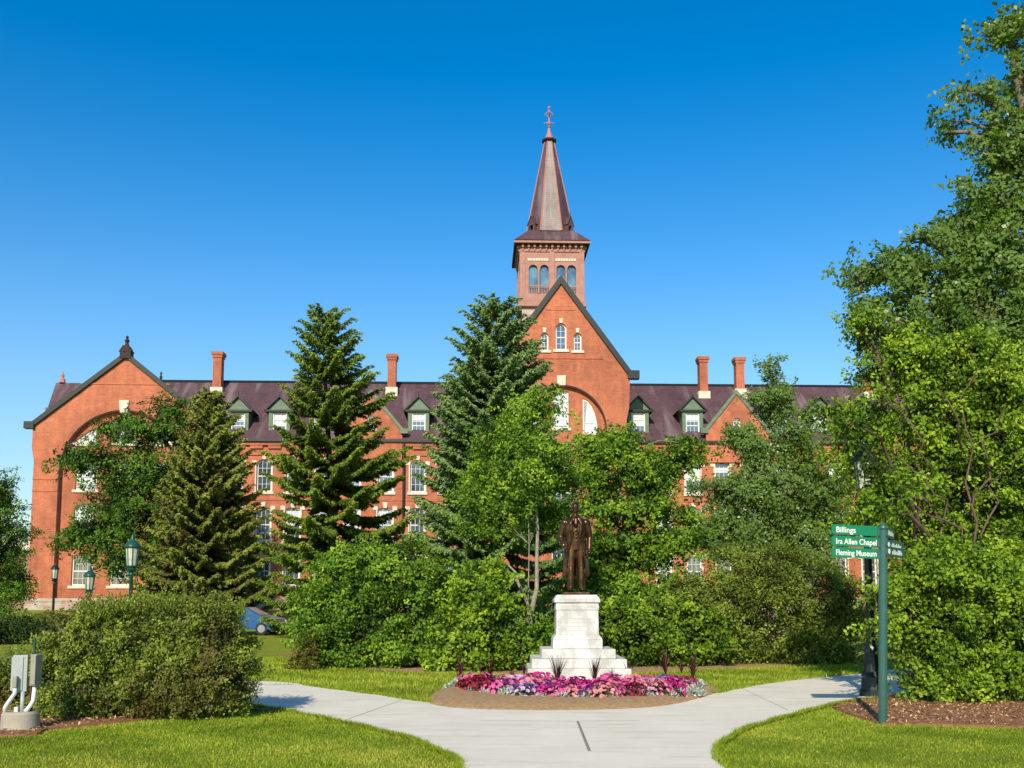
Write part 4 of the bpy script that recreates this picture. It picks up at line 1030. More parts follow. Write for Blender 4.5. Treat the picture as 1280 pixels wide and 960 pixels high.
# ------------------------------------------------------------------ lamps
def lamp(D, px, top_py, head_w, label, group, metal='lamp_green', z0=None, pole_r=.06, base=True):
    x = at(px, 750, D)[0]; z0 = float(terrain(x, D)) if z0 is None else z0; top = at(px, top_py, D)[2] - z0
    L_ = empty('street_lamp', (x, D, z0), 0, label, 'street lamp', group); k = head_w/.40; m = M[metal]
    hb_ = top - 1.02*k
    mb = MB()
    mb.lathe([(pole_r*1.25, .0), (pole_r*1.15, hb_*.3), (pole_r*.85, hb_-.12), (pole_r*1.4, hb_-.1), (pole_r*1.4, hb_-.06), (pole_r*.9, hb_-.03), (pole_r*.9, hb_)], 14); mb.build('pole', m, L_, smooth=True)
    if base:
        mb = MB(); mb.lathe([(pole_r*3.4, -.02), (pole_r*3.4, .10), (pole_r*3.0, .14), (pole_r*2.7, .34), (pole_r*2.8, .37), (pole_r*2.1, .46), (pole_r*1.8, .75), (pole_r*1.9, .80), (pole_r*1.35, .9)], 12); mb.build('pole_base', m, L_)
    mb = MB(); mb.lathe([(.07*k, 0), (.13*k, .03*k), (.15*k, .06*k), (.10*k, .09*k), (.135*k, .13*k), (.145*k, .16*k)], 12, (0, 0, hb_)); mb.build('lantern_cup', m, L_)
    mb = MB(); mb.lathe([(.125*k, .161*k), (.165*k, .62*k), (.12*k, .621*k)], 8, (0, 0, hb_), PI/8); mb.build('lamp_glass', M['lamp_glass'], L_)
    mb = MB()
    for j in range(8):
        a = 2*PI*j/8 + PI/8; mb.tube([(.13*k*math.cos(a), .13*k*math.sin(a), hb_+.16*k), (.172*k*math.cos(a), .172*k*math.sin(a), hb_+.625*k)], .011*k, 5)
    mb.build('lantern_bars', m, L_)
    mb = MB(); mb.lathe([(.19*k, .622*k), (.21*k, .64*k), (.205*k, .67*k), (.15*k, .76*k), (.085*k, .82*k), (.05*k, .84*k), (.06*k, .865*k), (.03*k, .885*k), (.042*k, .92*k), (.03*k, .95*k), (.008*k, 1.02*k)], 14, (0, 0, hb_)); mb.build('lantern_roof', m, L_, smooth=True)
    return L_
lamp(17.45, 1087, 548, .42, 'tall dark street lamp beside the right path, its lantern tangled in branches', None, 'lamp_black', 0, .068)
lamp(30, 163, 666, .46, 'green street lamp with cream lantern, biggest of the three behind the clipped hedge', 'lamps behind the hedge', z0=0)
lamp(38, 111, 707, .42, 'green street lamp with short lantern before the stone plinth, second in size', 'lamps behind the hedge', z0=0, pole_r=.075)
lamp(46, 67, 702, .36, 'thin black street lamp with small lantern close to the wing corner', 'lamps behind the hedge', 'lamp_black', z0=0, pole_r=.055)

# ------------------------------------------------------------------ signpost
SPY = 13.3; p = gp(1103.5, 905.5); ptop = at(1105, 652, p[1])
sg = empty('signpost', (p[0], p[1], 0), 0, 'green finger signpost with white lettered boards at the edge of the mulch', 'sign')
SH = ptop[2]
mb = MB(); mb.lathe([(.057, -.05), (.057, SH-.11)], 16); mb.build('post', M['post_green'], sg, smooth=False)
mb = MB(); mb.lathe([(.062, SH-.109), (.062, SH-.08), (.05, SH-.05), (.028, SH-.02), (.008, SH)], 14); mb.build('post_cap', M['post_green'], sg, smooth=True)
mb = MB()
for zz in (SH-.2, SH-.335, SH-.47): mb.ball((.03, -.052, zz), .011, 6, 5)
mb.build('bolt', M['lamp_black'], sg); sg.rotation_euler[1] = R(2.3)
def text_obj(txt, size, loc, rot, parent, off=.0012, xs=1.0):
    cu = bpy.data.curves.new('lettering', 'FONT'); cu.body = txt; cu.size = size; cu.extrude = .001; cu.offset = off; cu.align_x = 'LEFT'; cu.align_y = 'CENTER'
    o = bpy.data.objects.new('lettering', cu); link(o); dg = bpy.context.evaluated_depsgraph_get(); me = bpy.data.meshes.new_from_object(o.evaluated_get(dg))
    bpy.data.objects.remove(o); me.materials.clear(); me.materials.append(M['sign_white'])
    o = bpy.data.objects.new('lettering', me); link(o, parent); o.location = loc; o.rotation_euler = rot; o.scale = (xs, 1, 1); return o
bw = .74; bh = .135
zc0 = [at(1070, y_, p[1])[2] for y_ in (664.2, 678.6, 692.6)]
txts = ['Billings', 'Ira Allen Chapel', 'Fleming Museum']
def board(zc, ang, txt, mat, length=bw):
    m4 = Matrix.Translation((0, 0, zc)) @ Matrix.Rotation(ang, 4, 'Z')
    b_ = MB(); n = 8; h2 = bh/2
    # board runs along -x with a rounded pointed tip
    pts = [(-.075, -h2), (-.075, h2), (-length+.05, h2), (-length+.01, h2*.55), (-length+.025, 0.0), (-length+.01, -h2*.55), (-length+.05, -h2)]
    b_.prism(list(reversed(pts)), -.012, .012, back=True)
    b_.v = [tuple(m4 @ Vector(q)) for q in b_.v]; o = b_.build('sign_board', mat, sg, bevel=.003)
    c_ = MB(); c_.box(-.085, -.04, -.02, .02, -h2*.9, h2*.9, m4); c_.build('bracket', M['post_green'], o)
    return o, m4
for zc, t_ in zip(zc0, txts):
    tl = R(.8 if t_ == 'Billings' else 0)
    o, m4 = board(zc, R(4), t_, M['sign_green'])
    q = m4 @ Vector((-bw+.075, -.0135, -.005)); sz = .108
    t = text_obj(t_, sz, tuple(q), (R(90), 0, R(4)), o)
    tw = max(v.co.x for v in t.data.vertices) - min(v.co.x for v in t.data.vertices)
    want = {'Billings': .27, 'Ira Allen Chapel': .565, 'Fleming Museum': .565}[t_]; t.scale = (want/tw, 1, 1)
# boards on the far side of the post run back to the right; their writing is seen too steeply to read
for k, (zc, ang) in enumerate(((zc0[0]+.01, 238), (zc0[1]-.01, 228), (zc0[2]+.05, 226))):
    o, m4 = board(zc, R(ang), '', M['sign_dark'], .72)
    # pale worn marks: an emblem and a run of strokes
    mk = MB(); rs = random.Random(k)
    mk.lathe([(.038, 0), (.038, .002)], 10, (0, 0, 0)) 
    mk.v = [(-.17 + v[0], .0135 + v[2], v[1]) for v in mk.v]
    x_ = -.27
    while x_ > -.60:
        l_ = rs.uniform(.012, .03); mk.box(x_-l_, x_, .0131, .0141, -.035, .01 + rs.choice([0, .02])); x_ -= l_ + .014
    mk.v = [tuple(m4 @ Vector(q)) for q in mk.v]; mk.build('lettering', M['sign_white'], o)

# ------------------------------------------------------------------ electric cabinets on a concrete stub
ub = gp(19, 915); UY = ub[1]; u = UY / F
ux = lambda px: (px - 24.5) * u
uz = lambda py: at(19, py, UY)[2]
el = empty('concrete_footing', (ub[0], UY, 0), 0, 'round weathered concrete footing carrying the grey electric cabinets', 'footing')
mb = MB(); mb.lathe([(.235, -.05), (.222, uz(893)), (.205, uz(891)+.01)], 40, (0, .12, 0)); mb.build('footing_drum', M['concrete_old'], el)
eb_ = empty('utility_cabinet', (ub[0], UY, 0), 0, 'pair of grey electric cabinets with white conduits, beside the clipped hedge', 'electric box')
mz = Matrix.Rotation(R(18), 4, 'Z')
def ubox(name, px0, px1, py0, py1, y0, y1, mat, parent, bev=.008, rz=20):
    c = (ux((px0+px1)/2), (y0+y1)/2); m4 = Matrix.Translation((c[0], c[1], 0)) @ Matrix.Rotation(R(rz), 4, 'Z'); hw_ = (ux(px1)-ux(px0))/2/math.cos(R(rz))*.82
    b_ = MB(); b_.box(-hw_, hw_, -(y1-y0)/2, (y1-y0)/2, uz(py1), uz(py0), m4); return b_.build(name, mat, parent, bevel=bev)
c1 = ubox('cabinet', 15, 34, 819, 865, 0, .12, M['box_grey'], eb_)
ubox('cabinet_door', 16, 31, 821, 863, -.02, .0, M['box_grey'], c1, .004); ubox('latch', 16.2, 17.4, 843, 846, -.035, -.022, M['lamp_black'], c1, .001)
ubox('junction_box', 21, 27, 845, 859, -.09, -.025, M['box_beige'], eb_, .006, 10)
c2 = ubox('cabinet', 37.5, 48, 818, 858, .02, .14, M['box_beige'], eb_, .008, -12); tag(c2, label='weathered beige cabinet on the right')
ubox('cabinet_door', 38, 46.5, 819, 856, .0, .018, M['box_beige'], c2, .004, -12)
mb = MB(); mb.tube([(ux(24), -.05, uz(859)), (ux(24), -.05, uz(866)), (ux(17), -.05, uz(877)), (ux(11.5), -.02, uz(884)), (ux(10.5), -.0, uz(892.5))], .026, 10); mb.build('conduit', M['pvc'], eb_, smooth=True)
mb = MB(); mb.tube([(ux(42), .08, uz(858)), (ux(42), .06, uz(876)), (ux(40), .04, uz(882)), (ux(36), .03, uz(888)), (ux(33), .05, uz(889))], .028, 10); mb.build('conduit', M['pvc'], eb_, smooth=True)
mb = MB(); mb.tube([(ux(29.5), .04, uz(865)), (ux(29.5), .04, uz(892))], .025, 10); mb.build('conduit', M['box_grey'], eb_, smooth=True)
ubox('conduit_box', 21, 26.5, 884, 892.5, .0, .06, M['pvc'], eb_, .004, 0)
mb = MB(); mb.box(ux(34.4), ux(36.2), .10, .13, uz(892), uz(817)); mb.build('strut', M['rust'], eb_)
mb = MB(); mb.box(ux(35.0), ux(36.9), .14, .17, uz(892), uz(798)); mb.build('strut', M['lamp_green'], eb_)

# ------------------------------------------------------------------ parked car
def car():
    D = 52.0; x0 = at(357, 770, D)[0]; z0 = float(terrain(x0, D))
    c = empty('parked_car', (x0-2.15, D, z0), R(-8), 'blue car parked on the rise under the spruce, half hidden', 'car')
    prof = [(-2.1,.35),(-2.12,.7),(-2.0,.95),(-1.55,1.0),(-.95,1.4),(.35,1.42),(1.15,1.0),(1.95,.82),(2.12,.6),(2.1,.32)]
    def sect(y, k, top): return [(x, y*(1 - (.16 if z > 1.05 else 0)), z if z < 1.05 else z) for x, z in prof]
    b_ = MB(); n = len(prof); secs = [-.86, -.80, .80, .86]; v = []
    for y in secs:
        for (x, z) in prof:
            kk = .80 if z > 1.05 else 1; e = .96 if abs(y) > .83 else 1; v.append((x*e, y*kk, .32 + (z-.32)*e if e < 1 else z))
    f = []
    for k in range(3):
        for j in range(n): f.append((k*n+j, k*n+(j+1) % n, (k+1)*n+(j+1) % n, (k+1)*n+j))
    f += [tuple(range(n)), tuple(reversed([3*n+j for j in range(n)]))]; b_.add(v, f); b_.build('body', M['car_blue'], c, bevel=.05)
    w_ = MB()
    for q in (-1, 1):
        w_.add([(-1.35, q*.84, 1.03), (.98, q*.84, 1.03), (.32, q*.70, 1.36), (-.88, q*.70, 1.36)], [(0,1,2,3) if q < 0 else (3,2,1,0)])
    w_.build('side_window', M['glass'], c)
    w_ = MB(); w_.add([(1.12, -.68, 1.03), (1.12, .68, 1.03), (.42, .58, 1.39), (.42, -.58, 1.39)], [(0,1,2,3)]); w_.build('windscreen', M['glass'], c)
    for xw in (-1.3, 1.3):
        for q in (-1, 1):
            t = MB(); t.lathe([(.31, -.1), (.33, -.06), (.33, .06), (.31, .1)], 20); t.v = [(xw+v[0], q*.78+v[2], .33+v[1]) for v in t.v]; o = t.build('wheel', M['tyre'], c)
            t = MB(); t.lathe([(.2, -.115), (.19, .115)], 14); t.v = [(xw+v[0], q*.78+v[2], .33+v[1]) for v in t.v]; t.build('rim', M['chrome'], o)
    for q in (-1, 1):
        t = MB(); t.ball((2.02, q*.62, .68), (.1, .17, .09), 10, 7); t.build('headlight', M['lamp_glass'], c)
car()
# thin post at the far right
pp = at(1125, 740, 55); o = empty('marker_post', (pp[0], 55, float(terrain(pp[0], 55))), 0, 'thin pale grey post on the far lawn between the lamp and the big shrub', 'post')
mb = MB(); mb.lathe([(.07, 0), (.06, 1.75), (.03, 1.8)], 10); mb.build('shaft', M['post_grey'], o)
mb = MB(); mb.lathe([(.085, 1.5), (.085, 1.62)], 10); mb.build('band', M['gutter'], o)

# ------------------------------------------------------------------ vegetation
def limb(mb, a, b, r0, r1, wob=.06, n=6, seg=5):
    a = np.array(a, float); b = np.array(b, float); L_ = np.linalg.norm(b-a); pts = []
    for k in range(seg+1):
        t = k/seg; p_ = a + (b-a)*t; 
        if 0 < k < seg: p_ = p_ + rng.normal(0, wob*L_, 3) * math.sin(PI*t)
        p_[2] += .10*L_*math.sin(PI*t) * (1 if b[2] > a[2] else 0); pts.append(tuple(p_))
    mb.tube(pts, [r0 + (r1-r0)*k/seg for k in range(seg+1)], n, cap=False); return pts
def spray_points(C, Rr, n, spray_r, per, up=.8, shell=(.55, 1.05), flat=.22, droop=.25, back=.5, cl=.95, inn=.30):
    """C (k,3) blob centres, Rr (k,3) radii -> leaf positions, normals, tints, spray centres"""
    wgt = Rr[:, 0]*Rr[:, 2] + Rr[:, 1]*Rr[:, 2]*.5 + Rr[:, 0]*Rr[:, 1]*.5; wgt /= wgt.sum()
    n = int(n*.86); nc = max(3, n // 10); cb = rng.choice(len(C), nc, p=wgt); cd = unit(rng.normal(size=(nc, 3)))
    flip = (cd[:, 1] > .35) & (rng.random(nc) > back); cd[flip, 1] *= -1
    cf = shell[1] - rng.random(nc)**1.4*.20 + (rng.random(nc) < .12)*rng.uniform(.05, .28, nc); CC = C[cb] + cd*Rr[cb]*cf[:, None]; ct = rng.random(nc)
    pick = rng.integers(0, nc, n); b_ = cb[pick]; cs = spray_r*cl
    S = CC[pick] + rng.normal(0, 1, (n, 3))*np.array([cs, cs, cs*.45]); d = unit(cd[pick] + rng.normal(0, .3, (n, 3))); fr = cf[pick]
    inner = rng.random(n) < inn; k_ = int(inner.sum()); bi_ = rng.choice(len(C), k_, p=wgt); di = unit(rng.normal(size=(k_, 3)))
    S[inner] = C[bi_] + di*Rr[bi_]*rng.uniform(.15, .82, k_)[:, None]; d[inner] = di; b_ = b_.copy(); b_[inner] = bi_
    inside = np.zeros(n, bool)
    for k in range(len(C)):
        q = ((S - C[k])/Rr[k]); inside |= ((q**2).sum(1) < .40) & (b_ != k) & ~inner
    keep = ~inside; S = S[keep]; d = d[keep]; fr = fr[keep]; n = len(S); ik = inner[keep]
    sn = unit(d*.6 + np.array([-.05, -.42, up*.62]) + rng.normal(0, .32, (n, 3)))
    sr = spray_r*rng.uniform(.5, 1.3, n); base = .60*ct[pick[keep]] + .40*rng.random(n)
    m = np.maximum(4, (per*(sr/spray_r)**1.5*rng.uniform(.7, 1.2, n)*np.where(ik, .6, 1.0)).astype(int)); ii = np.repeat(np.arange(n), m); N = len(ii)
    ax = unit(d + np.array([0, 0, .45]) + rng.normal(0, .3, (n, 3))); u = unit(ax - sn*(ax*sn).sum(1, keepdims=True)); w_ = np.cross(sn, u)
    a = rng.uniform(0, 2*PI, N); r_ = np.sqrt(rng.random(N)); lob = 1 + .35*np.sin(a*3 + base[ii]*20)
    ca = np.cos(a)*1.30; sa = np.sin(a)*.62*(1 - .35*np.cos(a))
    off = (u[ii]*ca[:, None] + w_[ii]*sa[:, None])*(r_*sr[ii]*lob)[:, None] + sn[ii]*(rng.normal(0, flat, N)*sr[ii]*.7 - droop*r_**2*sr[ii])[:, None]
    P = S[ii] + off; Nn = sn[ii] + rng.normal(0, .48, (N, 3)) + d[ii]*.2
    tint = np.where(ik[ii], rng.normal(.06, .06, N), .09 + .70*base[ii] + rng.normal(0, .14, N) + .15*ca*r_); tint = np.clip(tint, 0, 1)  # inner sprays tinted near black: shade inside the crown painted as leaf colour
    return P, Nn, tint, S, b_[keep]
def broadleaf(name, D, base_px, blobs, label, cat, mats, leaf=(.09, .05), nspray=900, sr=.35, per=40, trunk_r=.18, bark='bark', trunk_to=None, depth=.8, group=None, thing_kind='tree', z0=None, up=.8, extra=None, shell=(.45, 1.0), trunks=1, back=.5, droop=.25, tshift=0, inn=.30, cl=.95):
    x = at(base_px, 750, D)[0]; z0 = float(terrain(x, D)) if z0 is None else z0
    o = empty(name, (x, D, z0), 0, label, cat, group); base = np.array([x, D, z0])
    C = []; Rr = []
    for b_ in blobs:
        dd = b_[4] if len(b_) > 4 else 0; dep = D + dd; c = at(b_[0], b_[1], dep); rx = b_[2]*dep/F; rz = b_[3]*dep/F; C.append(c); Rr.append([rx, max(.3, min(rx, rz*1.4)*depth), rz])
    C = np.array(C); Rr = np.array(Rr)
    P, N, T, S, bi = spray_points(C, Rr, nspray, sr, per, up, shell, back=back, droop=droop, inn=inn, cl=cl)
    gz = terrain(P[:, 0], P[:, 1]) + .03; k = P[:, 2] > gz; P, N, T = P[k], N[k], T[k]; n = len(P)
    T = np.clip(T + tshift, 0, 1)
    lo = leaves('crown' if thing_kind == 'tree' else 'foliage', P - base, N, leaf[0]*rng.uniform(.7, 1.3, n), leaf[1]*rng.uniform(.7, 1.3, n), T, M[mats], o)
    mb = MB()
    if thing_kind == 'tree':
        topc = C[np.argmax(C[:, 2])]; tt = np.array(trunk_to) if trunk_to is not None else topc
        pts = limb(mb, (0, 0, -.1), tt - base, trunk_r, trunk_r*.25, .015, 9, 8)
        tp = np.array(pts)
    else: tp = np.array([[0, 0, 0], [0, 0, .3]])
    for c, r_ in zip(C, Rr):
        c2 = c - base; q = tp[np.argmin(np.abs(tp[:, 2] - (c2[2] - .45*np.linalg.norm((c2 - tp[0])[:2]) - r_[2]*.3)))] if thing_kind == 'tree' else np.array([c2[0]*.75, c2[1]*.75, 0])
        limb(mb, q, c2, trunk_r*.38, trunk_r*.12, .05, 6, 5)
    mb.build('trunk' if thing_kind == 'tree' else 'stem', M[bark], o, smooth=True)
    sel = rng.random(len(S)) < .8; S2 = S[sel]; Cb = C[bi[sel]]
    st = Cb + (S2 - Cb)*.15 + rng.normal(0, .1, S2.shape)*Rr[bi[sel]]; V, ix = twigs_np(st - base, S2 - base, trunk_r*.10, trunk_r*.03)
    np_mesh('branches', V, ix, 4, M[bark], o)
    if extra: extra(o, base)
    return o

GR = {}
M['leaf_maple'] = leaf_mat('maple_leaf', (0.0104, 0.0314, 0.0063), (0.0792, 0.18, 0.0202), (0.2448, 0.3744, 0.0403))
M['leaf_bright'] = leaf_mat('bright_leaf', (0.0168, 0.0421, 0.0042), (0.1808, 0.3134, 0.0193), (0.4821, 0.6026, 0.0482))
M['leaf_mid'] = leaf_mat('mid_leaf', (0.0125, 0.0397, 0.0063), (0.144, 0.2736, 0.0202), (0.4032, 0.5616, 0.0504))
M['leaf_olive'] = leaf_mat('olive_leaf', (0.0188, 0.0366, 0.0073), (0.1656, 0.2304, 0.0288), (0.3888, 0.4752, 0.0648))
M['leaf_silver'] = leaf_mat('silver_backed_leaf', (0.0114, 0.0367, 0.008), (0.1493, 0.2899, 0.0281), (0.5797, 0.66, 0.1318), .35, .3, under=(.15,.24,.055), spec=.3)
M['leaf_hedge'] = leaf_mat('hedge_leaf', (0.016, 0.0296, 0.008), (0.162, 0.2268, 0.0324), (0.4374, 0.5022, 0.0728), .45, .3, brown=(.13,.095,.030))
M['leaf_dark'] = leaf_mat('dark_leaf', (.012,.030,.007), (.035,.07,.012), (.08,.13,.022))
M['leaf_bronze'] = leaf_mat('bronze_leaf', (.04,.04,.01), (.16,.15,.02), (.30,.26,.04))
M['leaf_yellow'] = leaf_mat('yellow_leaf', (.20,.17,.01), (.42,.36,.02), (.60,.50,.04))
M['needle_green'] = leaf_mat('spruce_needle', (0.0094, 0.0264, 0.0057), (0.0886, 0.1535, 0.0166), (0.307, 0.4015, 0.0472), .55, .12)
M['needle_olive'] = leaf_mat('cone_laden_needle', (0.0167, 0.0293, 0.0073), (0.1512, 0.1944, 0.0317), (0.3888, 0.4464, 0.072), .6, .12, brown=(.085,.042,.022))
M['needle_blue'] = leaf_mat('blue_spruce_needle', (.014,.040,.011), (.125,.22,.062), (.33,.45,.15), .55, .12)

def spruce(D, apex, base_px, half, mats, label, seed, sparse=1.0, droop=.25, whorl=.42, bare=.35, prof=.85, tuft=(.17, .05), up_tip=.35, skew=0):
    g = np.random.default_rng(seed); top = at(apex[0], apex[1], D); x = at(base_px, 750, D)[0]; z0 = float(terrain(x, D)); o = empty('spruce_tree', (x, D, z0), 0, label, 'spruce')
    H = top[2] - z0; hwm = half*D/F; lean = top[0] - x
    mb = MB(); mb.tube([(lean*t, 0, H*t) for t in np.linspace(0, 1, 8)], [.28*(1-t)+.02 for t in np.linspace(0, 1, 8)], 8); mb.build('trunk', M['bark_dark'], o)
    SP = []; ED = []; PP = []; AA = []; NN = []; TT = []
    z = bare
    while z < H - .15:
        t = z/H; Lm = hwm*((1-t)**prof)*1.0 + .12; nbr = int(g.integers(6, 9)) if t < .8 else int(g.integers(4, 6)); a0 = g.uniform(0, 2*PI)
        for k in range(nbr):
            if g.random() > sparse: continue
            a = a0 + 2*PI*k/nbr + g.normal(0, .22); L_ = Lm*g.uniform(.68, 1.12)*(1 + skew*math.cos(a)); zz = z + g.normal(0, .1)
            if math.sin(a) > .4 and g.random() < .35: continue
            nseg = max(4, int(L_/.3)); s_ = np.linspace(0, 1, nseg+1)
            elev = (.50*t*t - droop*(1-t))   # start angle
            r_ = L_*s_; h_ = zz + L_*(elev*s_ + up_tip*.6*(s_**2.2) - .12*np.sin(PI*s_)*(1-t))
            bp = np.stack([lean*t + np.cos(a)*r_, np.sin(a)*r_, h_], 1); SP.append(bp[:-1]); ED.append(bp[1:])
            da = np.array([math.cos(a), math.sin(a), 0]); sd_ = np.array([-math.sin(a), math.cos(a), 0])
            # side twigs
            nt_ = max(6, int(L_/.085)); ts = np.linspace(.12, 1.0, nt_) ; br_t = g.random()
            for q, tv in enumerate(ts):
                side = 1 if q % 2 else -1; fi = tv*nseg; i0 = min(int(fi), nseg-1); o_ = bp[i0] + (bp[i0+1]-bp[i0])*(fi-i0)
                tl = (.14 + .46*L_*(1-tv)**.8*min(1, tv*3)*.62)*g.uniform(.7, 1.2)
                if tv > .97: dirn = da.copy(); tl = .25
                else: dirn = da*g.uniform(.5, .9) + sd_*side*g.uniform(.6, 1.0)
                dirn[2] += -.22*(1-t) - .05 + g.normal(0, .08); dirn /= np.linalg.norm(dirn)
                m = max(3, int(tl/.060)); u_ = (np.arange(m) + g.random(m))/m
                pt = o_ + dirn*(u_*tl)[:, None]; pt[:, 2] -= .12*(u_*tl)**1.2
                m2 = 6; pt = np.repeat(pt, m2, 0); ax = dirn + g.normal(0, .55, (len(pt), 3)); ax[:, 2] += .1
                PP.append(pt + unit(ax)*tuft[0]*.4); AA.append(ax); nn = g.normal(0, .5, (len(pt), 3)); nn[:, 2] += .85; nn[:, 1] -= .55; NN.append(nn)
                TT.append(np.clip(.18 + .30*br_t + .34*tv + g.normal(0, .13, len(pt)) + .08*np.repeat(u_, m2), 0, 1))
        z += whorl*g.uniform(.75, 1.25)*(1 - .45*t)
    P = np.concatenate(PP); n = len(P)
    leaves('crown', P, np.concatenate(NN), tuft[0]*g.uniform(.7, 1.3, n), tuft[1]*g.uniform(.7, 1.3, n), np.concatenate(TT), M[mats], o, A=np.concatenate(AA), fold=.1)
    V, ix = twigs_np(np.concatenate(SP), np.concatenate(ED), .035, .03); np_mesh('branches', V, ix, 4, M['bark_dark'], o)
    return o, n
nl = []
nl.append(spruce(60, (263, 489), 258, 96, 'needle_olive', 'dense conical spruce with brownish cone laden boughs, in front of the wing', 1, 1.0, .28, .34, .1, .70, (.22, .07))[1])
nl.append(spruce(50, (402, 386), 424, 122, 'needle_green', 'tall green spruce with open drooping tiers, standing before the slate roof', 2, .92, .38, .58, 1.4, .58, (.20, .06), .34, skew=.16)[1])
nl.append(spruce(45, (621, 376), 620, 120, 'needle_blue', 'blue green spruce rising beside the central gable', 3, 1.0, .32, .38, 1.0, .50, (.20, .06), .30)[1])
print('needles', nl)

broadleaf('maple_tree', 66, 186, [(205,535,36,26), (160,530,34,24), (235,560,30,30,2), (130,575,38,22), (180,590,45,28), (220,610,35,30), (150,625,45,24), (110,655,30,16,-1), (190,650,45,28), (130,675,50,18), (95,672,28,12), (165,700,42,18), (215,690,35,30), (225,520,22,18), (100,570,20,14)],
  'dark layered maple spreading across the front of the brick wing', 'tree', 'leaf_maple', (.20, .13), 1500, .62, 50, .24, 'bark_dark')
broadleaf('poplar_tree', 40, 962, [(967,476,9,24), (963,520,20,30), (940,565,26,30), (985,558,22,34), (955,615,44,36), (1005,615,32,36), (912,620,26,28), (1032,655,24,28), (955,672,56,32), (900,672,28,24), (1000,688,52,30), (950,498,6,12), (985,505,7,18), (922,545,9,13), (1042,612,10,14)],
  'pointed grey green poplar with pale backed leaves, in front of the small gable', 'tree', 'leaf_silver', (.12, .085), 2150, .37, 50, .16, 'bark', up=.35)
broadleaf('ornamental_tree', 31, 795, [(738,562,18,18), (772,555,24,18), (742,600,26,22), (792,592,38,22), (838,580,32,14), (866,572,16,8), (765,635,40,24), (822,630,36,18), (775,680,46,26), (835,680,34,18), (745,690,24,35), (780,765,60,45), (735,755,40,50), (840,750,40,40), (856,640,16,10), (858,556,14,7)],
  'full leafy tree directly behind the bronze statue, reaching the dormers', 'tree', 'leaf_mid', (.115, .075), 2300, .34, 56, .14, 'bark')
# young tree with pale forked trunk
def fork(o, base):
    D = base[1]; mb = MB(); W = lambda px, py: at(px, py, D) - base
    mb.tube([W(659, 838), W(660, 800), W(664, 765), W(671, 735), W(671, 700), W(672, 660), W(668, 610), W(662, 560)], [.085, .078, .07, .055, .048, .04, .03, .015], 9)
    mb.tube([W(664, 768), W(656, 745), W(648, 730), W(644, 715), W(632, 703)], [.05, .042, .036, .03, .02], 8); mb.build('forked_trunk', M['bark_pale'], o, smooth=True)
broadleaf('young_tree', 24.6, 659, [(650,542,20,12,.2), (686,558,15,11,.2), (625,562,22,14,1), (655,585,34,16,-.2), (690,600,24,16,1.4), (618,612,26,14,1), (660,622,28,12,-.3), (690,648,20,16,1.6), (625,650,24,16,1.2), (640,525,14,9,1), (602,592,10,8,1), (600,660,18,10,1), (668,512,10,9,.2), (612,538,12,9,.4), (588,632,14,7,.6), (640,565,30,12,-.2), (700,585,12,10,1)],
  'slender young tree with pale forked trunk beside the statue', 'tree', 'leaf_mid', (.085, .05), 1350, .28, 46, .018, 'bark_pale', extra=fork, tshift=.05)
# shrubs of the back bed
SH_ = 'shrubs planted behind the pedestal'
broadleaf('lilac_shrub', 25.5, 480, [(440,730,50,42), (500,715,50,36), (415,780,40,50), (470,780,55,55), (530,765,45,55), (440,820,50,28), (510,820,50,28), (395,760,24,30), (565,745,38,45), (480,695,24,16), (430,700,26,18)],
  'wide rounded green shrub left of the young tree, largest of the back bed', 'shrub', 'leaf_mid', (.085, .058), 2500, .25, 46, .06, 'twig', thing_kind='shrub')
broadleaf('viburnum_shrub', 24.0, 606, [(600,745,26,22), (618,778,22,26), (588,785,30,30), (608,815,34,22), (575,820,24,18), (640,820,20,14), (606,716,14,10)],
  'yellow green broad leaved shrub right of the large rounded one, near the forked trunk', 'shrub', 'leaf_bright', (.10, .07), 1100, .25, 34, .05, 'twig', thing_kind='shrub')
broadleaf('viburnum_shrub', 24.3, 690, [(685,800,24,30), (680,825,22,14)], 'small leafy shrub tucked against the forked trunk behind the steps', 'shrub', 'leaf_mid', (.09, .06), 300, .22, 36, .04, 'twig', thing_kind='shrub')
broadleaf('viburnum_shrub', 26, 800, [(770,790,42,42), (815,790,44,40), (860,800,36,34), (800,822,60,18)],
  'green leafy shrub just right of the pedestal', 'shrub', 'leaf_bright', (.10, .07), 1100, .27, 40, .05, 'twig', thing_kind='shrub', tshift=-.12)
broadleaf('honeysuckle_shrub', 27, 960, [(890,745,44,40), (940,730,50,40), (1000,740,50,42), (900,790,44,44), (960,785,55,50), (1020,785,46,46), (870,775,26,40), (990,815,56,22), (920,820,48,18), (1050,760,28,40), (960,700,34,18), (1045,815,26,18)],
  'broad olive green shrub mass between the statue and the signpost', 'shrub', 'leaf_olive', (.07, .045), 3000, .26, 46, .05, 'twig', thing_kind='shrub')
broadleaf('bronze_shrub', 24.5, 388, [(388,815,16,20), (378,830,12,12)], 'small yellowish bronze shrub at the foot of the large rounded shrub', 'shrub', 'leaf_bronze', (.06, .035), 160, .16, 36, .03, 'twig', thing_kind='shrub')
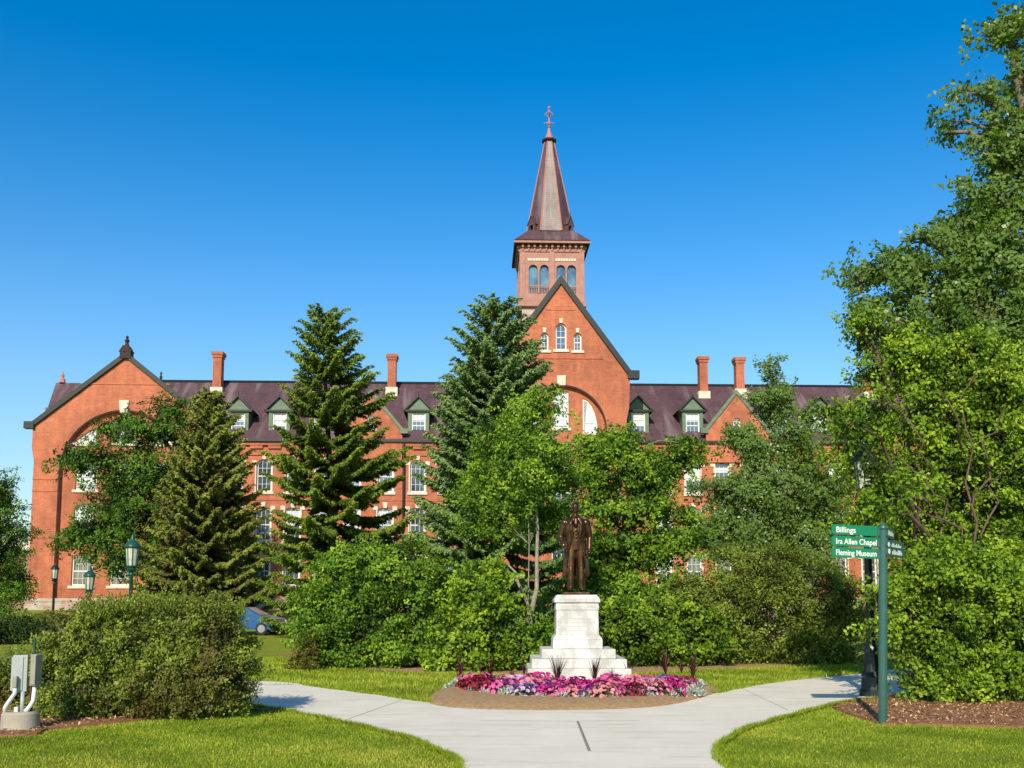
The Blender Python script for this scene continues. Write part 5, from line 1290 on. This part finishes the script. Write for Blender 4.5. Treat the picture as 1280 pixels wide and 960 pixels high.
# big trees at the right
broadleaf('silver_maple', 22.5, 1375, [(1262,30,26,16), (1272,62,30,18), (1290,95,40,22), (1235,118,24,10), (1205,150,28,14), (1185,165,14,8), (1240,165,40,26), (1290,180,50,40), (1255,205,40,24), (1215,232,22,12), (1270,260,55,36), (1225,280,34,30), (1290,320,70,50), (1215,330,40,34), (1150,300,30,20), (1115,318,28,14), (1140,345,38,22), (1090,345,14,8), (1180,360,44,28), (1120,375,34,20), (1230,400,70,44), (1150,415,60,34), (1290,440,70,50), (1330,100,60,60), (1350,250,80,80), (1208,110,10,6), (1340,400,80,80)],
  'tall silver maple rising past the top of the picture at the right edge', 'tree', 'leaf_silver', (.115, .08), 2400, .33, 48, .28, 'bark', depth=.7, z0=0, up=.5, tshift=.08, inn=.22)
GR_ = broadleaf('crabapple_tree', 18.6, 1215, [(1095,420,26,22), (1130,440,40,30), (1090,470,26,22), (1180,450,60,40), (1250,470,60,46), (1060,520,22,12), (1100,520,40,26), (1160,520,56,42), (1230,540,60,46), (1290,560,50,60), (1070,560,24,16), (1110,580,40,26), (1180,600,56,42), (1250,620,56,46), (1110,640,36,24,1), (1160,670,46,30), (1230,690,56,40), (1290,690,40,60), (1210,650,40,34,1.5), (1160,610,40,30,1.5), (1250,600,40,34,1.5), (1070,400,10,10), (1040,515,12,7), (1092,585,20,16,-2.6), (1080,560,14,9,-2.4), (1100,620,22,18,-2.4), (1070,530,12,8,-2)],
  'spreading crab apple with bare twiggy limbs showing, above the mulch at the right', 'tree', 'leaf_bright', (.08, .05), 3900, .25, 44, .13, 'twig', depth=.75, z0=0)
broadleaf('mock_orange_shrub', 16.6, 1200, [(1160,712,28,22), (1215,716,36,26), (1270,730,40,30), (1146,758,20,16), (1198,772,34,22), (1262,782,30,18), (1158,808,26,18), (1205,818,24,14), (1183,852,34,22), (1238,838,24,14), (1298,820,30,40), (1122,786,14,12), (1122,735,14,14), (1272,866,18,10), (1310,880,30,16), (1235,745,24,16)],
  'dense bright green shrub growing from the mulch behind the signpost', 'shrub', 'leaf_bright', (.07, .048), 2500, .22, 50, .05, 'twig', thing_kind='shrub', depth=1.1, tshift=-.02, inn=.42)
# pinkish bare twigs of the crab apple
mb = MB()
for (a, b_) in (((1225,700), (1140,620)), ((1215,720), (1165,560)), ((1230,700), (1230,430)), ((1240,690), (1290,560)), ((1165,640), (1110,600)), ((1190,650), (1120,560)), ((1225,560), (1185,480)), ((1230,640), (1275,500)), ((1180,640), (1140,500)), ((1240,720), (1290,760)), ((1150,640), (1100,640))):
    A_ = at(*a, 17.6); B_ = at(*b_, 16.9)
    limb(mb, A_ + np.array([0, .5, 0]) - np.array(GR_.location), B_ + np.array([0, .5, 0]) - np.array(GR_.location), .026, .008, .05, 6, 7)
mb.build('limbs', M['twig'], GR_, smooth=True)
# clipped hedge in front
broadleaf('clipped_hedge', 14.3, 185, [(90,812,38,44), (130,802,55,46), (190,800,60,45), (245,800,50,45), (272,806,34,42), (88,855,40,44), (130,850,56,50), (190,845,60,50), (250,840,56,48), (282,840,36,44), (100,880,60,24), (180,878,70,22), (255,868,60,22), (72,845,20,40), (300,830,18,34), (200,775,60,20), (140,780,50,18), (255,772,40,18)],
  'broad clipped hedge with reddish new growth, beside the electric cabinets', 'hedge', 'leaf_hedge', (.046, .026), 5200, .135, 46, .04, 'twig', thing_kind='shrub', depth=.85, shell=(.7, 1.0), cl=.75, tshift=.06)
# upright shoots on the hedge top
n = 900; px = rng.uniform(100, 305, n); P0 = []
for a in px:
    py = 770 - 12*math.sin((a-90)/220*PI) + rng.normal(0, 4); P0.append(at(a, py, 14.3 + rng.normal(0, .35)))
P0 = np.array(P0); L_ = rng.uniform(.08, .24, n); dirs = unit(np.c_[rng.normal(0, .25, (n, 2)), np.ones(n)])
hd = [o for o in bpy.data.objects if o.name.startswith('clipped_hedge')][0]; hb0 = np.array(hd.location)
ii = np.repeat(np.arange(n), 7); tt = rng.random(len(ii)); Pp = P0[ii] + dirs[ii]*(L_[ii]*tt)[:, None]
leaves('shoots', Pp - hb0, rng.normal(0, .6, (len(ii), 3)) + [0, -.3, .5], .045, .02, np.clip(.6 + rng.normal(0, .18, len(ii)), 0, 1), M['leaf_hedge'], hd, A=dirs[ii] + rng.normal(0, .5, (len(ii), 3)))
broadleaf('low_shrub', 15.8, 12, [(10,850,26,30), (35,860,20,30), (-15,850,20,30), (20,875,26,14)], 'low dark shrub behind the electric cabinets', 'shrub', 'leaf_hedge', (.05, .03), 420, .15, 36, .04, 'twig', thing_kind='shrub')
broadleaf('dark_hedge', 40, 10, [(0,786,30,15), (30,786,22,14), (-30,784,30,16), (48,784,14,12)], 'low dark hedge beyond the cabinets at the picture edge', 'hedge', 'leaf_dark', (.09, .06), 420, .32, 40, .05, 'twig', thing_kind='shrub')
broadleaf('larch_tree', 50, -12, [(0,620,16,20), (8,650,18,22), (-20,640,30,40), (12,680,20,18), (-10,690,40,40), (15,715,16,18), (-10,740,36,24), (5,605,10,14)], 'airy dark tree at the picture edge beyond the hall corner', 'tree', 'leaf_mid', (.13, .07), 1100, .4, 50, .16, 'bark', tshift=-.15)
broadleaf('forsythia_shrub', 52, 14, [(16,728,12,6), (26,722,8,5), (4,735,10,6)], 'small yellow flowering shrub before the tan block', 'shrub', 'leaf_yellow', (.1, .07), 90, .3, 30, .04, 'twig', thing_kind='shrub')
for k, (px, r_) in enumerate(((360, 18), (395, 14), (1010, 20), (60, 0))):
    pass
# far wood along the horizon
n = 26000; a = rng.uniform(-1, 1, n); P = np.stack([a*420, 330 + rng.uniform(0, 40, n), np.abs(rng.normal(0, 1, n))*2 + rng.uniform(0, 9, n)*(1 + .25*np.sin(a*37) + .2*np.sin(a*91))], 1)
tag(leaves('far_wood', P, rng.normal(0, .6, (n, 3)) + [0, -.6, .6], 4.0, 3.0, rng.random(n), M['leaf_dark']), kind='stuff')
print('faces', sum(len(o.data.polygons) for o in bpy.data.objects if o.type == 'MESH'))
